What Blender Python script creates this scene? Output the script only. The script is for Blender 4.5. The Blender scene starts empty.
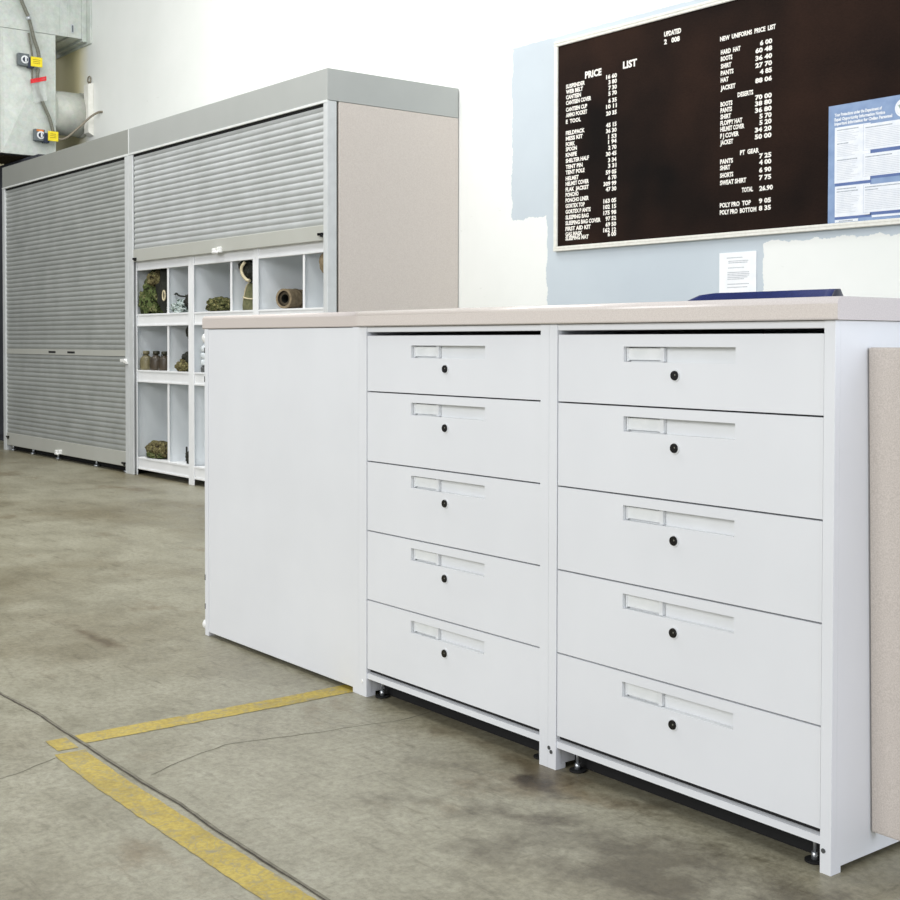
import bpy, bmesh, math, random
from mathutils import Vector, Matrix, noise

random.seed(7)
scene = bpy.context.scene
COL = scene.collection
PI = math.pi

# ------------------------------------------------------------------ materials
def lin(c):
    c = c / 255.0
    return c / 12.92 if c <= 0.04045 else ((c + 0.055) / 1.055) ** 2.4

def rgb(r, g, b):
    return (lin(r), lin(g), lin(b), 1.0)

def new_mat(name):
    m = bpy.data.materials.new(name)
    m.use_nodes = True
    nt = m.node_tree
    b = nt.nodes['Principled BSDF']
    return m, nt, b

def N(nt, kind, **kw):
    n = nt.nodes.new(kind)
    for k, v in kw.items():
        setattr(n, k, v)
    return n

def coords(nt, scale=(1, 1, 1)):
    t = N(nt, 'ShaderNodeTexCoord')
    mp = N(nt, 'ShaderNodeMapping')
    mp.inputs['Scale'].default_value = scale
    nt.links.new(t.outputs['Object'], mp.inputs['Vector'])
    return mp.outputs['Vector']

def ramp(nt, src, stops, mode='LINEAR'):
    r = N(nt, 'ShaderNodeValToRGB')
    r.color_ramp.interpolation = mode
    e = r.color_ramp.elements
    while len(e) < len(stops):
        e.new(0.5)
    for el, (p, c) in zip(e, stops):
        el.position = p
        el.color = c
    nt.links.new(src, r.inputs['Fac'])
    return r.outputs['Color']

def noise_tex(nt, vec, scale, detail=4, rough=0.55):
    n = N(nt, 'ShaderNodeTexNoise')
    n.inputs['Scale'].default_value = scale
    n.inputs['Detail'].default_value = detail
    n.inputs['Roughness'].default_value = rough
    nt.links.new(vec, n.inputs['Vector'])
    return n.outputs['Fac']

def speckled(name, c1, c2, scale=60, rough=0.5, metal=0.0, bump=0.0, bscale=None, detail=3, spec=0.5, vscale=(1, 1, 1), lo=0.35, hi=0.65):
    """paint / laminate / cloth: two close tones broken up by noise, optional fine bump"""
    m, nt, b = new_mat(name)
    v = coords(nt, vscale)
    f = noise_tex(nt, v, scale, detail)
    col = ramp(nt, f, [(lo, rgb(*c1)), (hi, rgb(*c2))])
    nt.links.new(col, b.inputs['Base Color'])
    b.inputs['Roughness'].default_value = rough
    b.inputs['Metallic'].default_value = metal
    b.inputs['Specular IOR Level'].default_value = spec
    if bump:
        f2 = noise_tex(nt, v, bscale or scale * 3, 2)
        bp = N(nt, 'ShaderNodeBump')
        bp.inputs['Strength'].default_value = bump
        bp.inputs['Distance'].default_value = 0.002
        nt.links.new(f2, bp.inputs['Height'])
        nt.links.new(bp.outputs['Normal'], b.inputs['Normal'])
    return m

M = {}
M['white'] = speckled('white_powder_coat', (227, 229, 232), (231, 233, 236), 3, 0.42, bump=0.05, bscale=500)
M['white_recess'] = speckled('white_plastic', (224, 226, 227), (229, 231, 232), 5, 0.35)
M['label'] = speckled('clear_label_plastic', (226, 229, 229), (234, 236, 236), 30, 0.15)
M['shelf_white'] = speckled('white_shelf_paint', (236, 238, 239), (242, 243, 244), 6, 0.4)
M['shelf_blue'] = speckled('pale_blue_shelf_plate', (230, 236, 239), (236, 241, 244), 6, 0.45)
M['laminate'] = speckled('beige_laminate', (212, 203, 196), (224, 216, 209), 420, 0.24, detail=4, spec=0.6)
M['laminate_matte'] = speckled('beige_laminate_matte', (201, 192, 185), (213, 204, 198), 420, 0.55, detail=4)
M['laminate_end'] = speckled('beige_laminate_edge', (200, 193, 191), (213, 206, 204), 420, 0.5, detail=4)
M['beige'] = speckled('beige_fabric_panel', (188, 179, 170), (208, 199, 191), 420, 0.6, detail=3, bump=0.06)
M['locker_side'] = speckled('beige_side_board', (198, 189, 181), (208, 200, 192), 160, 0.55, detail=5)
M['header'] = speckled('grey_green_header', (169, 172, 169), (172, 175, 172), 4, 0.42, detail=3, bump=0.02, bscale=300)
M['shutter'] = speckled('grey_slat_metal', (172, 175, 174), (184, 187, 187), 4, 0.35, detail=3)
M['header_shade'] = speckled('grey_header_shaded', (151, 153, 147), (154, 156, 150), 4, 0.42, detail=3)  # darker copy of the header paint, dimmer light put into its colour
M['shutter_shade'] = speckled('grey_slat_shaded', (152, 155, 152), (164, 167, 164), 4, 0.38, detail=3)  # slat paint darkened for the weaker light on the left cabinet
M['rail'] = speckled('grey_beige_rail', (181, 182, 174), (184, 185, 178), 4, 0.45)
M['post'] = speckled('light_grey_post', (198, 201, 201), (206, 209, 209), 15, 0.4)
M['post_edge'] = speckled('pale_trim', (216, 219, 217), (226, 229, 227), 15, 0.35)
M['dark'] = speckled('dark_gap', (10, 10, 11), (16, 16, 17), 20, 0.8)
M['black'] = speckled('black_lock_plastic', (9, 8, 10), (15, 13, 15), 50, 0.25)
M['steel'] = speckled('bright_zinc', (190, 195, 200), (214, 218, 222), 80, 0.3, metal=0.8)
M['chrome_white'] = speckled('white_metal_handle', (232, 233, 230), (244, 244, 242), 60, 0.3)
M['navy'] = speckled('navy_fabric', (20, 32, 84), (32, 47, 110), 350, 0.75, bump=0.2)
M['navy_dark'] = speckled('dark_navy_shell', (12, 16, 44), (17, 22, 54), 60, 0.5)
M['chair_black'] = speckled('black_chair_plastic', (18, 18, 20), (26, 26, 28), 60, 0.45)
M['frame'] = speckled('cream_aluminium', (226, 225, 216), (236, 235, 228), 40, 0.35)
M['letters'] = speckled('white_letter_plastic', (238, 234, 226), (246, 243, 236), 60, 0.4)
M['paper'] = speckled('white_paper', (236, 239, 242), (244, 246, 248), 20, 0.7)
M['paper_print'] = speckled('grey_print', (176, 180, 186), (198, 202, 207), 90, 0.8)
M['poster_blue'] = speckled('poster_blue', (124, 148, 186), (142, 165, 199), 14, 0.45)
M['poster_band'] = speckled('poster_dark_band', (86, 108, 158), (96, 118, 168), 14, 0.45)
M['poster_white'] = speckled('poster_white', (226, 231, 238), (238, 241, 245), 25, 0.5)
M['poster_text'] = speckled('poster_grey_print', (150, 158, 168), (188, 194, 202), 120, 0.7)
M['poster_rule'] = speckled('poster_faint_print', (196, 201, 208), (214, 218, 223), 200, 0.7)
M['seal_grey'] = speckled('seal_grey_green', (140, 158, 150), (176, 190, 184), 150, 0.6)
M['yellow_tag'] = speckled('yellow_tag', (240, 216, 20), (250, 230, 50), 60, 0.5)
M['tag_print'] = speckled('tag_print', (150, 128, 10), (180, 150, 20), 60, 0.6)
M['red'] = speckled('red_tape', (206, 22, 34), (228, 40, 50), 60, 0.45)
M['switch_grey'] = speckled('dark_grey_enclosure', (92, 100, 104), (110, 117, 120), 60, 0.5)
M['switch_navy'] = speckled('navy_switch_face', (24, 34, 58), (34, 44, 70), 60, 0.4)
M['switch_orange'] = speckled('orange_switch_mark', (214, 120, 40), (230, 140, 60), 60, 0.5)
M['conduit'] = speckled('grey_cable', (104, 104, 92), (128, 128, 116), 80, 0.5)
M['conduit_tan'] = speckled('tan_grey_cable', (126, 118, 102), (146, 138, 122), 80, 0.5)
M['flash_white'] = speckled('white_flashing', (232, 231, 222), (242, 241, 234), 20, 0.5)
M['wall_dark'] = speckled('dark_painted_wall', (46, 48, 56), (58, 60, 68), 6, 0.8)
M['khaki'] = speckled('khaki_pad', (116, 102, 78), (142, 126, 100), 45, 0.8, bump=0.4, bscale=160)
M['khaki_dark'] = speckled('khaki_shadow', (58, 50, 36), (78, 68, 50), 45, 0.85)
M['canteen'] = speckled('olive_canteen_plastic', (96, 90, 62), (122, 114, 84), 18, 0.42)
M['canteen_dark'] = speckled('dark_brown_canteen', (52, 45, 34), (72, 62, 48), 18, 0.42)
M['canteen_cap'] = speckled('dark_olive_cap', (40, 40, 26), (58, 56, 38), 30, 0.5)
M['olive_black'] = speckled('near_black_webbing', (22, 24, 18), (36, 38, 28), 80, 0.8)
M['tan_strap'] = speckled('pale_tan_strap', (196, 184, 150), (218, 207, 176), 60, 0.75)
M['olive'] = speckled('olive_canvas', (84, 86, 58), (112, 112, 78), 40, 0.85, bump=0.4, bscale=150)
M['tin'] = speckled('pale_enamel_tin', (206, 213, 216), (220, 226, 228), 40, 0.4)
M['tin_dark'] = speckled('dark_grey_tin', (62, 64, 64), (86, 88, 88), 40, 0.5)

def camo(name, cols, scale=24):
    m, nt, b = new_mat(name)
    v = coords(nt)
    f = noise_tex(nt, v, scale, 3, 0.6)
    n = len(cols)
    st = [0.0, 0.43, 0.5, 0.57, 0.63]
    col = ramp(nt, f, [(st[i], rgb(*c)) for i, c in enumerate(cols)], 'CONSTANT')
    f2 = noise_tex(nt, v, 120, 2)
    mx = N(nt, 'ShaderNodeMix', data_type='RGBA', blend_type='MULTIPLY')
    mx.inputs[0].default_value = 0.35
    nt.links.new(col, mx.inputs[6])
    nt.links.new(ramp(nt, f2, [(0.35, rgb(150, 150, 150)), (0.65, rgb(255, 255, 255))]), mx.inputs[7])
    nt.links.new(mx.outputs[2], b.inputs['Base Color'])
    b.inputs['Roughness'].default_value = 0.9
    b.inputs['Specular IOR Level'].default_value = 0.15
    return m

M['camo_green'] = camo('woodland_camouflage', [(44, 48, 28), (92, 106, 62), (74, 82, 48), (122, 126, 84), (52, 46, 32)], 15)
M['camo_tan'] = camo('brown_camouflage', [(48, 42, 28), (112, 104, 72), (84, 78, 50), (146, 138, 98), (58, 66, 40)], 28)
M['camo_pale'] = camo('pale_camouflage', [(70, 82, 72), (176, 192, 188), (206, 216, 214), (138, 152, 140), (226, 230, 228)], 30)
M['camo_lime'] = camo('yellow_green_camouflage', [(38, 40, 24), (100, 102, 64), (64, 68, 40), (150, 144, 96), (48, 46, 30)], 30)

# galvanised steel
def galv(name, c1, c2, rough=0.42):
    m, nt, b = new_mat(name)
    v = coords(nt)
    vo = N(nt, 'ShaderNodeTexVoronoi')
    vo.inputs['Scale'].default_value = 26
    nt.links.new(v, vo.inputs['Vector'])
    f = noise_tex(nt, v, 9, 10, 0.75)
    c = ramp(nt, f, [(0.3, rgb(*c1)), (0.7, rgb(*c2))])
    mx = N(nt, 'ShaderNodeMix', data_type='RGBA', blend_type='MULTIPLY')
    mx.inputs[0].default_value = 0.04
    nt.links.new(c, mx.inputs[6])
    nt.links.new(vo.outputs['Color'], mx.inputs[7])
    nt.links.new(mx.outputs[2], b.inputs['Base Color'])
    b.inputs['Metallic'].default_value = 0.15
    b.inputs['Roughness'].default_value = rough
    return m
M['galv'] = galv('galvanised_sheet', (188, 195, 188), (222, 227, 221))
M['galv_round'] = galv('galvanised_pipe', (176, 180, 172), (204, 206, 196), 0.55)

# clear plastic pouch
m, nt, b = new_mat('clear_plastic')
b.inputs['Base Color'].default_value = rgb(225, 230, 228)
b.inputs['Roughness'].default_value = 0.2
b.inputs['Alpha'].default_value = 0.38
M['plastic'] = m

# felt letter board: dark brown with fine horizontal grooves
m, nt, b = new_mat('brown_black_letter_felt')
v = coords(nt)
f = noise_tex(nt, v, 1.1, 3, 0.55)
base = ramp(nt, f, [(0.36, rgb(17, 12, 10)), (0.64, rgb(50, 33, 25))])
f2 = noise_tex(nt, coords(nt, (30, 30, 90)), 3.0, 4, 0.6)
mx = N(nt, 'ShaderNodeMix', data_type='RGBA', blend_type='MULTIPLY')
mx.inputs[0].default_value = 0.6
nt.links.new(base, mx.inputs[6])
nt.links.new(ramp(nt, f2, [(0.3, rgb(190, 190, 190)), (0.65, (1, 1, 1, 1))]), mx.inputs[7])
nt.links.new(mx.outputs[2], b.inputs['Base Color'])
b.inputs['Roughness'].default_value = 0.85
b.inputs['Specular IOR Level'].default_value = 0.12
M['felt'] = m

# ---- wall: white paint with old blue-grey paint patches left around the board
def wall_material():
    m, nt, b = new_mat('white_wall_with_blue_patches')
    t = N(nt, 'ShaderNodeTexCoord')
    sep = N(nt, 'ShaderNodeSeparateXYZ')
    nt.links.new(t.outputs['Object'], sep.inputs[0])
    v = t.outputs['Object']
    na = noise_tex(nt, v, 9, 5, 0.7)
    nb = noise_tex(nt, v, 13, 5, 0.7)
    def math_(op, a, bb):
        n = N(nt, 'ShaderNodeMath', operation=op)
        for i, s in enumerate((a, bb)):
            if isinstance(s, (int, float)):
                n.inputs[i].default_value = s
            else:
                nt.links.new(s, n.inputs[i])
        return n.outputs[0]
    x = math_('ADD', sep.outputs['X'], math_('MULTIPLY', math_('SUBTRACT', na, 0.5), 0.07))
    z = math_('ADD', sep.outputs['Z'], math_('MULTIPLY', math_('SUBTRACT', nb, 0.5), 0.07))
    zt = math_('ADD', sep.outputs['Z'], math_('MULTIPLY', math_('SUBTRACT', nb, 0.5), 0.02))
    def rect(x0, x1, z0, z1, zz=None):
        zz = zz or z
        r = math_('MULTIPLY', math_('GREATER_THAN', x, x0), math_('LESS_THAN', x, x1))
        return math_('MULTIPLY', r, math_('MULTIPLY', math_('GREATER_THAN', zz, z0), math_('LESS_THAN', zt, z1)))
    mask = rect(-2.712, 0.55, 1.665, 2.648)
    mask = math_('MAXIMUM', mask, rect(-2.412, -0.925, 0.35, 1.70))
    mask = math_('MAXIMUM', mask, rect(-0.96, 0.55, 1.43, 1.70))
    f = noise_tex(nt, v, 1.3, 4, 0.6)
    white = ramp(nt, f, [(0.3, rgb(232, 235, 231)), (0.7, rgb(239, 241, 238))])
    blue = ramp(nt, f, [(0.3, rgb(189, 199, 207)), (0.7, rgb(197, 207, 214))])
    mx = N(nt, 'ShaderNodeMix', data_type='RGBA')
    nt.links.new(mask, mx.inputs[0])
    nt.links.new(white, mx.inputs[6])
    nt.links.new(blue, mx.inputs[7])
    # cream tone blended in round the pipe at the far left
    cream = N(nt, 'ShaderNodeMapRange')
    cream.inputs['From Min'].default_value = -8.84
    cream.inputs['From Max'].default_value = -9.10
    nt.links.new(x, cream.inputs['Value'])
    mc = N(nt, 'ShaderNodeMix', data_type='RGBA')
    nt.links.new(cream.outputs[0], mc.inputs[0])
    nt.links.new(mx.outputs[2], mc.inputs[6])
    mc.inputs[7].default_value = rgb(236, 227, 186)
    mx = mc
    # scuffs
    sc = noise_tex(nt, coords(nt, (3, 1, 9)), 3.0, 6, 0.75)
    scf = ramp(nt, sc, [(0.66, (1, 1, 1, 1)), (0.74, rgb(226, 226, 220))])
    m2 = N(nt, 'ShaderNodeMix', data_type='RGBA', blend_type='MULTIPLY')
    m2.inputs[0].default_value = 0.7
    nt.links.new(mx.outputs[2], m2.inputs[6])
    nt.links.new(scf, m2.inputs[7])
    nt.links.new(m2.outputs[2], b.inputs['Base Color'])
    b.inputs['Roughness'].default_value = 0.6
    bp = N(nt, 'ShaderNodeBump')
    bp.inputs['Strength'].default_value = 0.08
    bp.inputs['Distance'].default_value = 0.004
    nt.links.new(noise_tex(nt, v, 45, 3), bp.inputs['Height'])
    nt.links.new(bp.outputs['Normal'], b.inputs['Normal'])
    return m
M['wall'] = wall_material()

# ---- worn, sealed concrete
def floor_material():
    m, nt, b = new_mat('worn_concrete')
    v = coords(nt)
    def mul(a, c, f):
        q = N(nt, 'ShaderNodeMix', data_type='RGBA', blend_type='MULTIPLY')
        q.inputs[0].default_value = f
        nt.links.new(a, q.inputs[6]); nt.links.new(c, q.inputs[7])
        return q.outputs[2]
    W = (1, 1, 1, 1)
    big = noise_tex(nt, v, 0.7, 8, 0.6)
    mid = noise_tex(nt, coords(nt, (1, 1.2, 1)), 3.4, 15, 0.80)
    fine = noise_tex(nt, v, 55, 10, 0.82)
    scr = noise_tex(nt, coords(nt, (2.5, 14, 1)), 2.2, 10, 0.7)
    scr2 = noise_tex(nt, coords(nt, (13, 3, 1)), 2.6, 10, 0.7)
    c = ramp(nt, mid, [(0.32, rgb(128, 123, 103)), (0.5, rgb(153, 149, 129)), (0.68, rgb(169, 166, 147))])
    c = mul(c, ramp(nt, big, [(0.38, rgb(206, 198, 182)), (0.54, W)]), 0.9)
    c = mul(c, ramp(nt, fine, [(0.36, rgb(188, 186, 180)), (0.58, W)]), 0.8)
    c = mul(c, ramp(nt, scr, [(0.30, rgb(176, 170, 158)), (0.44, W)]), 0.7)
    c = mul(c, ramp(nt, scr2, [(0.30, rgb(186, 180, 166)), (0.42, W)]), 0.7)
    # darker brown soiling: oily patches and a few old spills; the two widest ovals only darken floor by the counter
    st = noise_tex(nt, coords(nt, (1.2, 2.0, 1)), 1.4, 8, 0.65)
    c = mul(c, ramp(nt, st, [(0.58, W), (0.68, rgb(206, 190, 170))]), 0.8)
    warp = noise_tex(nt, v, 6, 9, 0.62)
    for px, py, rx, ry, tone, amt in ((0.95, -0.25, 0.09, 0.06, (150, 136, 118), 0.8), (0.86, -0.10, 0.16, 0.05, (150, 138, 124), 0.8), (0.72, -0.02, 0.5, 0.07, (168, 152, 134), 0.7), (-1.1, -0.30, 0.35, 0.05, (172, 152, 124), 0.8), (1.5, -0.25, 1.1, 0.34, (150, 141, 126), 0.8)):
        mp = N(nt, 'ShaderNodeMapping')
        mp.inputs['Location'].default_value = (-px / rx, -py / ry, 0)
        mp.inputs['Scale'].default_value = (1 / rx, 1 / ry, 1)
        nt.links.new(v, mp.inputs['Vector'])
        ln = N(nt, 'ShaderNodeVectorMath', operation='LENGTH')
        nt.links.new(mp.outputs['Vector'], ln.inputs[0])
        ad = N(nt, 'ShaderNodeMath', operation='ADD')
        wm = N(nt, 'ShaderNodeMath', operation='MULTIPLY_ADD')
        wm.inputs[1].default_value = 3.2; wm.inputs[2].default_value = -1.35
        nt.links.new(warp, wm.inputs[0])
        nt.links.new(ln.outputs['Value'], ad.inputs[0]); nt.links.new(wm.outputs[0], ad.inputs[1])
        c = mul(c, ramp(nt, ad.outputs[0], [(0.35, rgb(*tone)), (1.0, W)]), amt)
    nt.links.new(c, b.inputs['Base Color'])
    rr = ramp(nt, mid, [(0.3, (0.30, 0.30, 0.30, 1)), (0.7, (0.46, 0.46, 0.46, 1))])
    nt.links.new(rr, b.inputs['Roughness'])
    b.inputs['Specular IOR Level'].default_value = 0.45
    bp = N(nt, 'ShaderNodeBump')
    bp.inputs['Strength'].default_value = 0.15
    bp.inputs['Distance'].default_value = 0.003
    nt.links.new(fine, bp.inputs['Height'])
    nt.links.new(bp.outputs['Normal'], b.inputs['Normal'])
    return m
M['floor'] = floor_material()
M['crack'] = speckled('crack_dirt', (46, 40, 36), (84, 76, 66), 30, 0.9)
M['crack_faint'] = speckled('faint_crack_dirt', (98, 94, 80), (126, 122, 106), 30, 0.9)

# ---- worn yellow floor paint
def yellow_paint():
    m, nt, b = new_mat('worn_yellow_paint')
    v = coords(nt)
    f = noise_tex(nt, v, 16, 10, 0.75)
    g = noise_tex(nt, v, 9, 8, 0.65)
    fi = noise_tex(nt, v, 90, 5, 0.7)
    col = ramp(nt, g, [(0.3, rgb(156, 138, 58)), (0.5, rgb(180, 158, 60)), (0.7, rgb(190, 170, 76))])
    col2 = ramp(nt, fi, [(0.35, rgb(150, 128, 60)), (0.6, rgb(255, 255, 255))])
    m0 = N(nt, 'ShaderNodeMix', data_type='RGBA', blend_type='MULTIPLY')
    m0.inputs[0].default_value = 0.4
    nt.links.new(col, m0.inputs[6]); nt.links.new(col2, m0.inputs[7])
    vo = N(nt, 'ShaderNodeTexVoronoi', feature='DISTANCE_TO_EDGE')
    vo.inputs['Scale'].default_value = 22
    dv = N(nt, 'ShaderNodeVectorMath', operation='ADD')
    nn = N(nt, 'ShaderNodeTexNoise'); nn.inputs['Scale'].default_value = 12; nn.inputs['Detail'].default_value = 5
    sc_ = N(nt, 'ShaderNodeVectorMath', operation='SCALE'); sc_.inputs['Scale'].default_value = 0.12
    nt.links.new(v, nn.inputs['Vector']); nt.links.new(nn.outputs['Color'], sc_.inputs[0])
    nt.links.new(v, dv.inputs[0]); nt.links.new(sc_.outputs[0], dv.inputs[1]); nt.links.new(dv.outputs[0], vo.inputs['Vector'])
    cr = ramp(nt, vo.outputs['Distance'], [(0.015, (0.55, 0.55, 0.55, 1)), (0.05, (0, 0, 0, 1))])
    wear0 = ramp(nt, f, [(0.38, (1, 1, 1, 1)), (0.46, (0, 0, 0, 1))])
    mxx = N(nt, 'ShaderNodeMix', data_type='RGBA', blend_type='LIGHTEN'); mxx.inputs[0].default_value = 1.0
    nt.links.new(cr, mxx.inputs[6]); nt.links.new(wear0, mxx.inputs[7])
    wear = mxx.outputs[2]
    mx = N(nt, 'ShaderNodeMix', data_type='RGBA')
    nt.links.new(wear, mx.inputs[0])
    nt.links.new(m0.outputs[2], mx.inputs[6])
    mx.inputs[7].default_value = rgb(136, 128, 98)
    nt.links.new(mx.outputs[2], b.inputs['Base Color'])
    b.inputs['Roughness'].default_value = 0.55
    return m
M['yellow'] = yellow_paint()

# ------------------------------------------------------------------ mesh builder
class MB:
    def __init__(self):
        self.v, self.f, self.mi, self.sm = [], [], [], []
        self.mats = []
    def _m(self, mat):
        if mat not in self.mats:
            self.mats.append(mat)
        return self.mats.index(mat)
    def quad(self, pts, mat, smooth=False):
        i = len(self.v)
        self.v += [Vector(p) for p in pts]
        self.f.append(tuple(range(i, i + len(pts))))
        self.mi.append(self._m(mat)); self.sm.append(smooth)
    def box(self, x0, x1, y0, y1, z0, z1, mat):
        i = len(self.v)
        self.v += [Vector(p) for p in ((x0, y0, z0), (x1, y0, z0), (x1, y1, z0), (x0, y1, z0), (x0, y0, z1), (x1, y0, z1), (x1, y1, z1), (x0, y1, z1))]
        for q in ((0, 3, 2, 1), (4, 5, 6, 7), (0, 1, 5, 4), (1, 2, 6, 5), (2, 3, 7, 6), (3, 0, 4, 7)):
            self.f.append(tuple(i + k for k in q)); self.mi.append(self._m(mat)); self.sm.append(False)
        return self
    def cyl(self, p0, p1, r0, mat, r1=None, n=16, cap=True):
        r1 = r0 if r1 is None else r1
        p0, p1 = Vector(p0), Vector(p1)
        d = (p1 - p0).normalized()
        a = d.orthogonal().normalized(); c = d.cross(a)
        i = len(self.v); k = self._m(mat)
        for p, r in ((p0, r0), (p1, r1)):
            for j in range(n):
                t = 2 * PI * j / n
                self.v.append(p + a * (r * math.cos(t)) + c * (r * math.sin(t)))
        for j in range(n):
            self.f.append((i + j, i + (j + 1) % n, i + n + (j + 1) % n, i + n + j)); self.mi.append(k); self.sm.append(True)
        if cap:
            self.f.append(tuple(i + j for j in reversed(range(n)))); self.mi.append(k); self.sm.append(False)
            self.f.append(tuple(i + n + j for j in range(n))); self.mi.append(k); self.sm.append(False)
        return self
    def tube(self, pts, r, mat, n=10, sub=5):
        """smooth tube along a Catmull-Rom curve"""
        P = [Vector(p) for p in pts]
        E = [P[0] * 2 - P[1]] + P + [P[-1] * 2 - P[-2]]
        path = []
        for s in range(1, len(E) - 2):
            for q in range(sub):
                t = q / sub
                a, b_, c, d = E[s - 1], E[s], E[s + 1], E[s + 2]
                path.append(0.5 * ((2 * b_) + (c - a) * t + (2 * a - 5 * b_ + 4 * c - d) * t * t + (3 * b_ - a - 3 * c + d) * t ** 3))
        path.append(P[-1])
        k = self._m(mat); i = len(self.v)
        up = None
        for j, p in enumerate(path):
            d = (path[min(j + 1, len(path) - 1)] - path[max(j - 1, 0)]).normalized()
            a = d.orthogonal() if up is None else (up - d * up.dot(d))
            a.normalize(); up = a; c = d.cross(a)
            for q in range(n):
                t = 2 * PI * q / n
                self.v.append(p + a * (r * math.cos(t)) + c * (r * math.sin(t)))
        for j in range(len(path) - 1):
            for q in range(n):
                self.f.append((i + j * n + q, i + j * n + (q + 1) % n, i + (j + 1) * n + (q + 1) % n, i + (j + 1) * n + q)); self.mi.append(k); self.sm.append(True)
        for base, rev in ((i, True), (i + (len(path) - 1) * n, False)):
            L = [base + q for q in range(n)]
            self.f.append(tuple(reversed(L) if rev else L)); self.mi.append(k); self.sm.append(False)
        return self
    def lathe(self, c, prof, mat, n=24, sy=1.0):
        """profile of (radius, height) turned about a vertical axis at c; sy squashes front to back"""
        k = self._m(mat); i = len(self.v); c = Vector(c)
        for r, h in prof:
            for j in range(n):
                t = 2 * PI * j / n
                self.v.append(c + Vector((r * math.cos(t), r * sy * math.sin(t), h)))
        for s in range(len(prof) - 1):
            for j in range(n):
                self.f.append((i + s * n + j, i + s * n + (j + 1) % n, i + (s + 1) * n + (j + 1) % n, i + (s + 1) * n + j)); self.mi.append(k); self.sm.append(True)
        self.f.append(tuple(i + j for j in reversed(range(n)))); self.mi.append(k); self.sm.append(False)
        e = i + (len(prof) - 1) * n
        self.f.append(tuple(e + j for j in range(n))); self.mi.append(k); self.sm.append(False)
        return self
    def blob(self, c, r, mat, amp=0.25, freq=3.0, seed=0, flat=None, sub=4, fold=0.0):
        """crumpled cloth mass: a sphere pushed about by noise, flattened where it rests"""
        bm = bmesh.new()
        bmesh.ops.create_icosphere(bm, subdivisions=sub, radius=1.0)
        k = self._m(mat); i = len(self.v); c = Vector(c)
        off = Vector((seed * 3.1, seed * 1.7, seed * 2.3))
        for v in bm.verts:
            p = v.co.copy()
            s = 1 + amp * noise.noise(p * freq * 0.5 + off) + amp * 0.5 * noise.noise(p * freq * 1.3 + off)
            if fold:
                s += fold * math.sin(p.x * 5 + p.z * 9 + 4 * noise.noise(p * 1.6 + off))
            q = c + Vector((p.x * r[0] * s, p.y * r[1] * s, p.z * r[2] * s))
            if flat is not None and q.z < flat:
                q.z = flat
            self.v.append(q)
        for f in bm.faces:
            self.f.append(tuple(i + v.index for v in f.verts)); self.mi.append(k); self.sm.append(True)
        bm.free()
        return self
    def extrude_x(self, prof, x0, x1, mat, smooth=False, cap=True):
        """closed (y, z) profile swept along X"""
        n = len(prof); i = len(self.v); k = self._m(mat)
        for x in (x0, x1):
            self.v += [Vector((x, y, z)) for y, z in prof]
        for j in range(n):
            self.f.append((i + j, i + (j + 1) % n, i + n + (j + 1) % n, i + n + j)); self.mi.append(k); self.sm.append(smooth)
        if cap:
            self.f.append(tuple(i + j for j in reversed(range(n)))); self.mi.append(k); self.sm.append(False)
            self.f.append(tuple(i + n + j for j in range(n))); self.mi.append(k); self.sm.append(False)
        return self
    def build(self, name, parent=None, bevel=0.0, seg=2, fix=True):
        off = Vector((0, 0, 0))
        if parent is not None:
            p = parent
            while p is not None:
                off += p.location; p = p.parent
        me = bpy.data.meshes.new(name)
        me.from_pydata([v - off for v in self.v], [], self.f)
        for mt in self.mats:
            me.materials.append(M[mt])
        for p, k, s in zip(me.polygons, self.mi, self.sm):
            p.material_index = k; p.use_smooth = s
        if fix:
            bm = bmesh.new(); bm.from_mesh(me)
            bmesh.ops.recalc_face_normals(bm, faces=bm.faces)
            bm.to_mesh(me); bm.free()
        me.update()
        o = bpy.data.objects.new(name, me)
        COL.objects.link(o)
        if parent is not None:
            o.parent = parent
        if bevel:
            md = o.modifiers.new('bevel', 'BEVEL')
            md.width = bevel; md.segments = seg; md.limit_method = 'ANGLE'; md.angle_limit = math.radians(50)
        return o

def B(x0, x1, y0, y1, z0, z1, mat):
    return MB().box(x0, x1, y0, y1, z0, z1, mat)

def tag(o, label, cat, group=None):
    o['label'] = label; o['category'] = cat
    if group:
        o['group'] = group
    return o

def thing(name, loc, label, cat, group=None):
    o = bpy.data.objects.new(name, None)
    o.empty_display_size = 0.1
    o.location = loc
    COL.objects.link(o)
    return tag(o, label, cat, group)

def struct(o):
    o['kind'] = 'structure'
    return o

def text_mesh(s, height, mat, width=None, bold=0.0, depth=0.0):
    """lettering with the built-in font as mesh data in the XZ plane, baseline at z=0, left edge x=0"""
    cu = bpy.data.curves.new('lettering', 'FONT')
    cu.body = s
    cu.size = 1.0
    cu.offset = bold
    cu.resolution_u = 2
    ob = bpy.data.objects.new('lettering', cu)
    COL.objects.link(ob)
    dg = bpy.context.evaluated_depsgraph_get()
    me = bpy.data.meshes.new_from_object(ob.evaluated_get(dg))
    COL.objects.unlink(ob)
    bpy.data.objects.remove(ob); bpy.data.curves.remove(cu)
    xs = [v.co.x for v in me.vertices]
    x0, x1 = min(xs), max(xs)
    k = height / 0.73
    kx = (width / (x1 - x0)) if width else k
    vs = [((v.co.x - x0) * kx, v.co.y * k) for v in me.vertices]
    fs = [tuple(p.vertices) for p in me.polygons]
    bpy.data.meshes.remove(me)
    return vs, fs

def add_text(mb, s, x, y, z, height, mat, width=None, bold=0.0):
    vs, fs = text_mesh(s, height, mat, width, bold)
    i = len(mb.v); k = mb._m(mat)
    mb.v += [Vector((x + a, y, z + c)) for a, c in vs]
    for f in fs:
        mb.f.append(tuple(i + q for q in f)); mb.mi.append(k); mb.sm.append(False)

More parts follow.
